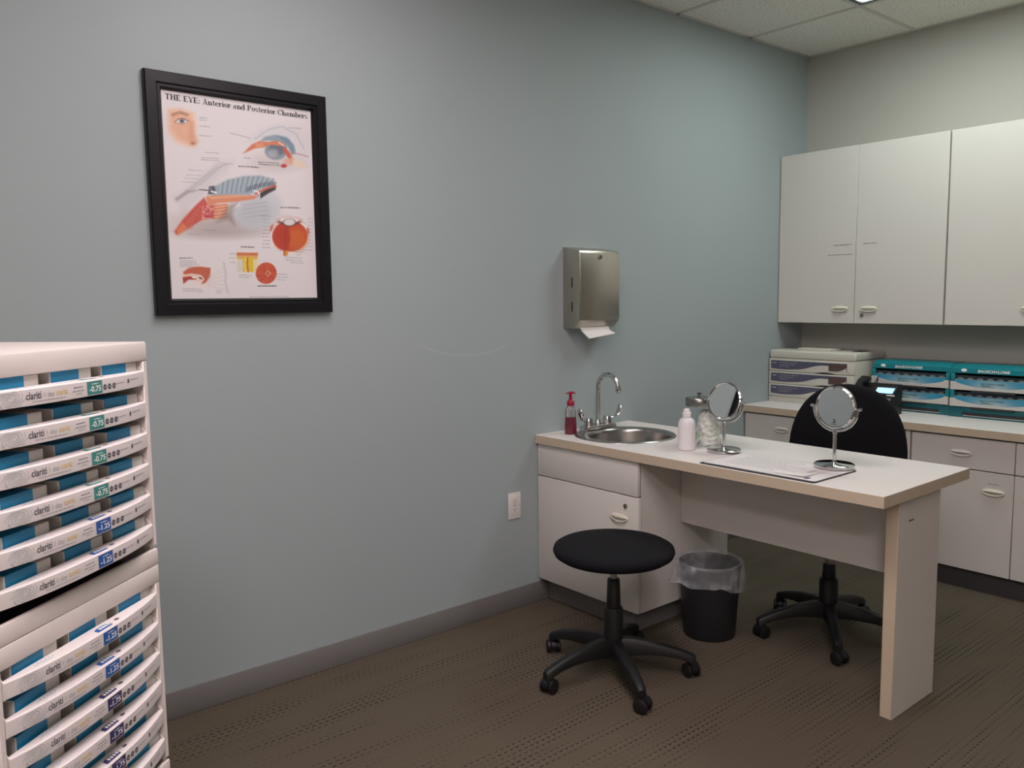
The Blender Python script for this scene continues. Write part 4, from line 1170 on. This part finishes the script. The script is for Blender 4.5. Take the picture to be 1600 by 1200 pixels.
def lens_cabinet(ztop, vals, label):
    zb = ztop - UH
    t = thing('lens_cabinet', label, 'display cabinet', (CXT, CYT, zb), TA, 'stacked lens tray cabinets')
    for s in (-1, 1):
        xa, xb = (s * HW, s * (HW - .0105))
        MB().box(min(xa, xb), max(xa, xb), YF, UD / 2, .0312, UH - .0300, bev=.0015, seg=1).build('side_panel', M['tower'], t)
    MB().box(-HW, HW, YF - .001, UD / 2, UH - .0300, UH, bev=.003).build('header', M['tower'], t)
    pl = MB().box(-HW, HW, YF - .001, YF + .007, .0, .0262, bev=.002)
    pl.box(-HW, -HW + .008, YF + .007, UD / 2, .0, .0312); pl.box(HW - .008, HW, YF + .007, UD / 2, .0, .0312); pl.box(-HW + .008, HW - .008, UD / 2 - .008, UD / 2, .0, .0312)
    pl.build('plinth', M['tower'], t)
    MB().box(-HW + .008, HW - .008, YF + .007, UD / 2 - .008, .001, .004).build('bottom_shade', M['hollow_shade'], t, smooth=0)  # dark sheet added so the gap under the trays reads as shaded
    MB().box(-HW + .0105, HW - .0105, UD / 2 - .010, UD / 2 - .002, .0312, UH - .03).build('back_panel', M['hollow_shade'], t, smooth=0)
    for k, val in enumerate(vals):
        zt = UH - .068 - .0493 * k
        if val not in tray_cache:
            tr, fr, pr_ = tray_meshes(val, M[LM[val]]); tray_cache[val] = (tr.data, fr.data, pr_.data)
            tr.parent = t; fr.parent = tr; pr_.parent = tr
        else:
            d = tray_cache[val]
            tr = link('tray', d[0], t); fr = link('label_carton', d[1], tr); pr_ = link('front_print', d[2], tr)
        tr.location = (0, 0, zt)
        for j in range(3):
            root = pk0 if not pk_used[0] else copy_tree(pk0); pk_used[0] = True
            xl = HW - .308 + .1050 * j + random.uniform(-.0015, .0015); yl = YF + .0065 + random.uniform(0, .003)
            root.location = (CXT + dvx * xl + bxv * yl, CYT + dvy * xl + byv * yl, zb + zt + .0009)
            root.rotation_euler = (0, 0, TA + random.uniform(-.01, .01))
            where = ('behind the brand lettering', 'behind the power label', 'behind the round icons')[j]
            tag(root, 'blue and white lens pack %s in the %s %s tray' % (where, ORD[COUNT[val]], TNAME[val]), 'lens pack', 'lens packs in the tray cabinets')
        COUNT[val] += 1
    return t
lens_cabinet(AZ_, ['-0.75'] * 4 + ['-1.25'] * 2, 'upper white lens tray cabinet with four green and two blue power labels')
lens_cabinet(AZ_ - UH, ['-1.25'] * 2 + ['-1.75'] * 4, 'lower white lens tray cabinet with blue and purple power labels')
pd = thing('cabinet_pedestal', 'plain white pedestal carrying the two lens tray cabinets', 'pedestal', (CXT, CYT, 0), TA)
zp = AZ_ - 2 * UH
MB().box(-HW, HW, YF, UD / 2, .06, zp, bev=.003).build('body', M['tower'], pd)
MB().box(-HW + .02, HW - .02, YF + .02, UD / 2 - .02, 0, .06).build('plinth', M['base_grey'], pd, smooth=0)
dr = MB().box(-HW + .012, HW - .012, YF - .014, YF, .08, zp - .03, bev=.002).build('door', M['tower'], pd)
MB().tube([(HW - .04, YF - .014, .30), (HW - .04, YF - .030, .305), (HW - .04, YF - .030, .375), (HW - .04, YF - .014, .38)], .004, n=8).build('handle', M['lock'], dr)

# ------------------------------------------------------------------ drawer organiser in the corner
OW, OD, OH = .520, .330, .297
og = thing('drawer_organizer', 'ivory three-drawer organizer box with dark wavy printed strips on the back counter', 'organizer', (4.180, 2.440, .7522), RZM)
# local x to the right seen from the desk (world -y), local -y outwards (world -x)
h_ = OW / 2
MB().box(-h_, h_, .004, OD, .0, .030, bev=.002).build('base_tray', M['org'], og)
MB().box(-h_ + .002, h_ - .002, .006, OD, .030, .250, bev=.002).build('body', M['org'], og)
tp = MB().box(-h_, h_, .0, OD, .250, OH, bev=.012, seg=3).build('lid', M['org'], og)
MB().box(h_ - .075, h_ - .02, .10, .19, OH - .001, OH + .003).build('vent', M['ink'], tp, smooth=0)
MB().box(-h_ + .14, -h_ + .34, .06, .22, OH - .001, OH + .012, bev=.006).build('raised_panel', M['org'], tp)
for k in range(3):
    z0 = .178 - .071 * k
    d = MB().box(-h_ + .004, h_ - .004, -.004, .008, z0, z0 + .068, bev=.002).build('drawer', M['org'], og)
    L, Rr = -h_ + .016, h_ - .045
    n = 36; top_, bot = [], []
    for i in range(n + 1):
        f = i / n; x = L + (Rr - L) * f
        zb = z0 + (.014 - .004 * math.sin(PI * min(1, f / .35)) if f < .35 else .014 + .030 * (.5 - .5 * math.cos(PI * min(1, (f - .35) / .35))))
        top_.append((x, -.0046, z0 + .060)); bot.append((x, -.0046, zb))
    sp = MB()
    for i in range(n): sp.face([top_[i], top_[i + 1], bot[i + 1], bot[i]])
    pp = sp.build('printed_strip', M['slate'], d, smooth=0)
    ph = MB().box(Rr - .105, Rr, -.0052, -.0042, z0 + .016, z0 + .054).build('photo_print', M['maroon'], d, smooth=0)
    sw = MB()
    pts = [(Rr - .055 + .052 * i / 10, z0 + .017 + .020 * (i / 10) ** 1.8) for i in range(11)]
    for p, q in zip(pts[:-1], pts[1:]): sw.face([(p[0], -.0055, z0 + .0165), (q[0], -.0055, z0 + .0165), (q[0], -.0055, q[1]), (p[0], -.0055, p[1])])
    sw.build('photo_curve', M['org'], d, smooth=0)
    tx = MB(); rt = random.Random(30 + k)
    tx.box(L + .010, L + .036, -.0052, -.0045, z0 + .043, z0 + .049)
    for q in range(3):
        x = L + .055
        while x < L + .17 - .03 * q: l = rt.uniform(.005, .014); tx.box(x, x + l, -.0052, -.0045, z0 + .047 - .011 * q, z0 + .050 - .011 * q); x += l + .004
    tx.build('strip_lettering', M['t_grey'], d, smooth=0)
    # finger scoop under the drawer edge
    sc_ = MB()
    pts = [(.02 + .14 * i / 12, .009 * math.sin(PI * i / 12)) for i in range(13)]
    sc_.prism([(x, z0 - .002 + z) for x, z in pts], -.0049, -.0041, 'xz')
    if k < 2: sc_.build('finger_scoop', M['ink'], d, smooth=0)

# ------------------------------------------------------------------ teal contact lens drawer units
BW, BD, BH = .402, .205, .260
def arch_top(x0, x1, z0, z1, r):
    P = [(x0, z0), (x1, z0)]
    for k in range(5): P.append((x1 - r + r * math.cos(PI / 2 * k / 4), z1 - r + r * math.sin(PI / 2 * k / 4)))
    for k in range(5): P.append((x0 + r + r * math.cos(PI / 2 + PI / 2 * k / 4), z1 - r + r * math.sin(PI / 2 + PI / 2 * k / 4)))
    return P
def color_strip(name, xs_, top_, bot, y, cols, parent):
    me = bpy.data.meshes.new(name); vs, fs, cs = [], [], []
    for x, a, b_, c in zip(xs_, top_, bot, cols): vs += [(x, y, a), (x, y, b_)]; cs += [c[0], c[1]]
    for i in range(len(xs_) - 1): fs.append((2 * i, 2 * i + 1, 2 * i + 3, 2 * i + 2))
    me.from_pydata(vs, [], fs)
    ca = me.color_attributes.new('Col', 'FLOAT_COLOR', 'POINT')
    for i, c in enumerate(cs): ca.data[i].color = (*c, 1)
    me.materials.append(M['print'])
    return link(name, me, parent)
def lens_unit(loc, rz, label):
    t = thing('lens_drawer_unit', label, 'drawer unit', loc, rz, 'teal lens drawer units')
    h_ = BW / 2
    # shell: sides, back and floor as one housing
    sh = MB()
    sh.box(-h_, -h_ + .012, .004, BD, 0, .222); sh.box(h_ - .012, h_, .004, BD, 0, .222); sh.box(-h_ + .012, h_ - .012, BD - .01, BD, 0, .222)
    sh.build('shell', M['teal'], t, smooth=0)
    base = MB().box(-h_, h_, 0, BD, 0, .050, bev=.003).build('base', M['teal_dk'], t)
    MB().box(-h_ + .06, h_ - .05, -.0012, .002, .010, .026).build('slot', M['ink'], base, smooth=0)
    MB().box(-h_ + .065, h_ - .045, -.0025, .0, .0085, .0110).build('rail', M['bl_white'], base, smooth=0)
    hood = MB().loft([[(x * sx, y, z) for x, z in ((-h_, .218), (h_, .218), (h_, zt - .012), (h_ - .006, zt - .003), (h_ - .02, zt), (-h_ + .02, zt), (-h_ + .006, zt - .003), (-h_, zt - .012))] for y, zt, sx in ((.0, .240, 1), (.012, .250, 1), (.035, BH, 1), (BD - .02, BH, 1), (BD, BH - .008, 1))]).build('hood', M['teal'], t, smooth=30)
    tx = MB(); put_text(tx, 'BAUSCH+LOMB', -.078, .062, .2235, .2370, y=-.0006, mi=0, bold=.035, shear=.25, spacing=1.12)
    tx.build('brand_lettering', M['white_ink'], hood, smooth=0)
    MB().lathe([(.014, 0), (.012, .0022), (.006, .0036), (.001, .004)], n=24, axis=Matrix.Translation((-.140, .0004, .231)) @ Matrix.Rotation(PI / 2, 4, 'X') @ Matrix.Diagonal((1, .62, 1, 1))).build('round_emblem', M['white_ink'], hood)
    for k in range(2):
        z0 = .136 - .082 * k
        d = MB().box(-h_ + .004, h_ - .004, .006, BD - .02, z0 + .002, z0 + .070).build('drawer', M['win'], t, smooth=0)
        n = 40; fx, lo, hi = [], [], []
        xs3 = [-h_ + .004 + (BW - .008) * i / n for i in range(n + 1)]
        curve = lambda x: .011 + .024 * min(1, abs(x) / (h_ - .026)) ** 2.4
        prof_ = [(x, z0 + (curve(x) if abs(x) < h_ - .024 else .040)) for x in xs3]
        MB().prism([(xs3[0], z0), (xs3[-1], z0)] + prof_[::-1], -.010, .006, 'xz').build('front_lip', M['bl_white'], d, smooth=0)
        xl = [-h_ + .024 + (BW - .048) * i / 40 for i in range(41)]
        blue, pale, top_c = np.array(rgb('1b86ad')), np.array(rgb('b9c6c8')), np.array(rgb('2a93b4'))
        cols = []
        for x in xl:
            g = math.exp(-((x + .01) / .085) ** 2)
            cols.append((tuple(top_c * (1 - .25 * g) + pale * .25 * g), tuple(blue * (1 - g) + pale * g)))
        lab_ = color_strip('drawer_label', xl, [z0 + .050] * 41, [z0 + curve(x) + .0002 for x in xl], .0005, cols, d)
        MB().box(-h_ + .022, h_ - .022, .001, .006, z0 + .012, z0 + .0505).build('label_backing', M['bl_white'], d, smooth=0)
        t2_ = MB(); put_text(t2_, 'BAUSCH+LOMB', -.062, .040, z0 + .0300, z0 + .0375, y=-.0006, bold=.02, shear=.2, spacing=1.2)
        for q in range(2): t2_.box(-.060, -.020 + .02 * q, -.0006, .0, z0 + .024 - .004 * q, z0 + .0252 - .004 * q)
        t2_.build('label_lettering', M['teal_dk'], d, smooth=0)
        for s in range(8):
            x = -h_ + .045 + s * (BW - .09) / 7
            if 'v' not in _pull:
                v_ = MB().lathe([(.014, 0), (.0135, .004), (.009, .0075), (.001, .0085)], n=16).build('vial_cap', M['vial'], d); _pull['v'] = v_.data
            else: v_ = link('vial_cap', _pull['v'], d)
            v_.location = (x, .0045, z0 + .0515); v_.scale = (1, .25, 1)
        MB().box(-h_ + .10, h_ - .11, -.0108, -.009, z0 - .010, z0 + .001).build('grip_recess', M['ink'], d, smooth=0)
    for s in (-1, 1):
        for k in range(2):
            MB().box(s * (h_ - .012) - .010, s * (h_ - .012) + .010, -.006, .006, .176 - .082 * k, .215 - .082 * k, bev=.003).build('drawer_stop', M['teal'], t)
    return t
lens_unit((4.283, 1.941, .7522), RZM, 'teal contact lens drawer unit standing next to the desk phone')
lens_unit((4.272, 1.533, .7522), RZM + .03, 'teal contact lens drawer unit farther from the drawer organizer')

# ------------------------------------------------------------------ desk phone
phn = thing('desk_phone', 'dark desk phone with a lit screen behind the office chair', 'phone', (4.075, 2.03, .7522), RZM)
MB().prism([(.10, 0), (-.085, 0), (-.085, .035), (.060, .150), (.10, .150)], -.10, .105, 'yz', bev=.004).build('phone_body', M['black_pl'], phn)
sl = math.atan2(.115, .145)
MS = Matrix.Translation((.055, .018, .1185)) @ Matrix.Rotation(sl, 4, 'X')
MB().box(-.052, .052, -.030, .030, 0, .004).map(lambda v: MS @ v).build('screen_bezel', M['ink'], phn, smooth=0)
MB().box(-.044, .044, -.018, .020, .004, .005).map(lambda v: MS @ v).build('screen', emit('phone screen', rgb('a9d8ff'), 1.0), phn, smooth=0)
kp = MB()
for i in range(4):
    for j in range(3): kp.box(.02 + .028 * j, .04 + .028 * j, -.055 - .020 * i, -.042 - .020 * i, 0, .005, bev=.001, seg=1)
kp.map(lambda v: MS @ (v + Vector((-.045, -.012, 0)))).build('keypad', M['vial'], phn)
MB().box(.02, .06, -.034, -.028, .0, .0046).map(lambda v: MS @ v).build('name_strip', M['paper'], phn, smooth=0)
hs = MB()
MH = Matrix.Translation((-.07, 0, .098)) @ Matrix.Rotation(sl, 4, 'X')
hs.loft([[(x_ * w_, y_, z_ + h0) for x_, z_ in ((-1, 0), (-1, .018), (-.6, .026), (.6, .026), (1, .018), (1, 0))] for y_, w_, h0 in ((-.105, .022, -.010), (-.095, .024, .000), (-.06, .024, .010), (-.045, .017, .018), (.045, .017, .018), (.06, .024, .010), (.095, .024, .000), (.105, .022, -.010))])
hs.map(lambda v: MH @ (v + Vector((0, 0, .012)))).build('handset', M['black_pl'], phn, smooth=30)
MB().tube([(-.07, .10, .06), (-.065, .125, .10), (-.06, .145, .15), (-.054, .160, .175), (-.062, .172, .15), (-.075, .180, .08), (-.085, .182, .003)], .003, n=8).build('cord', M['black_pl'], phn)
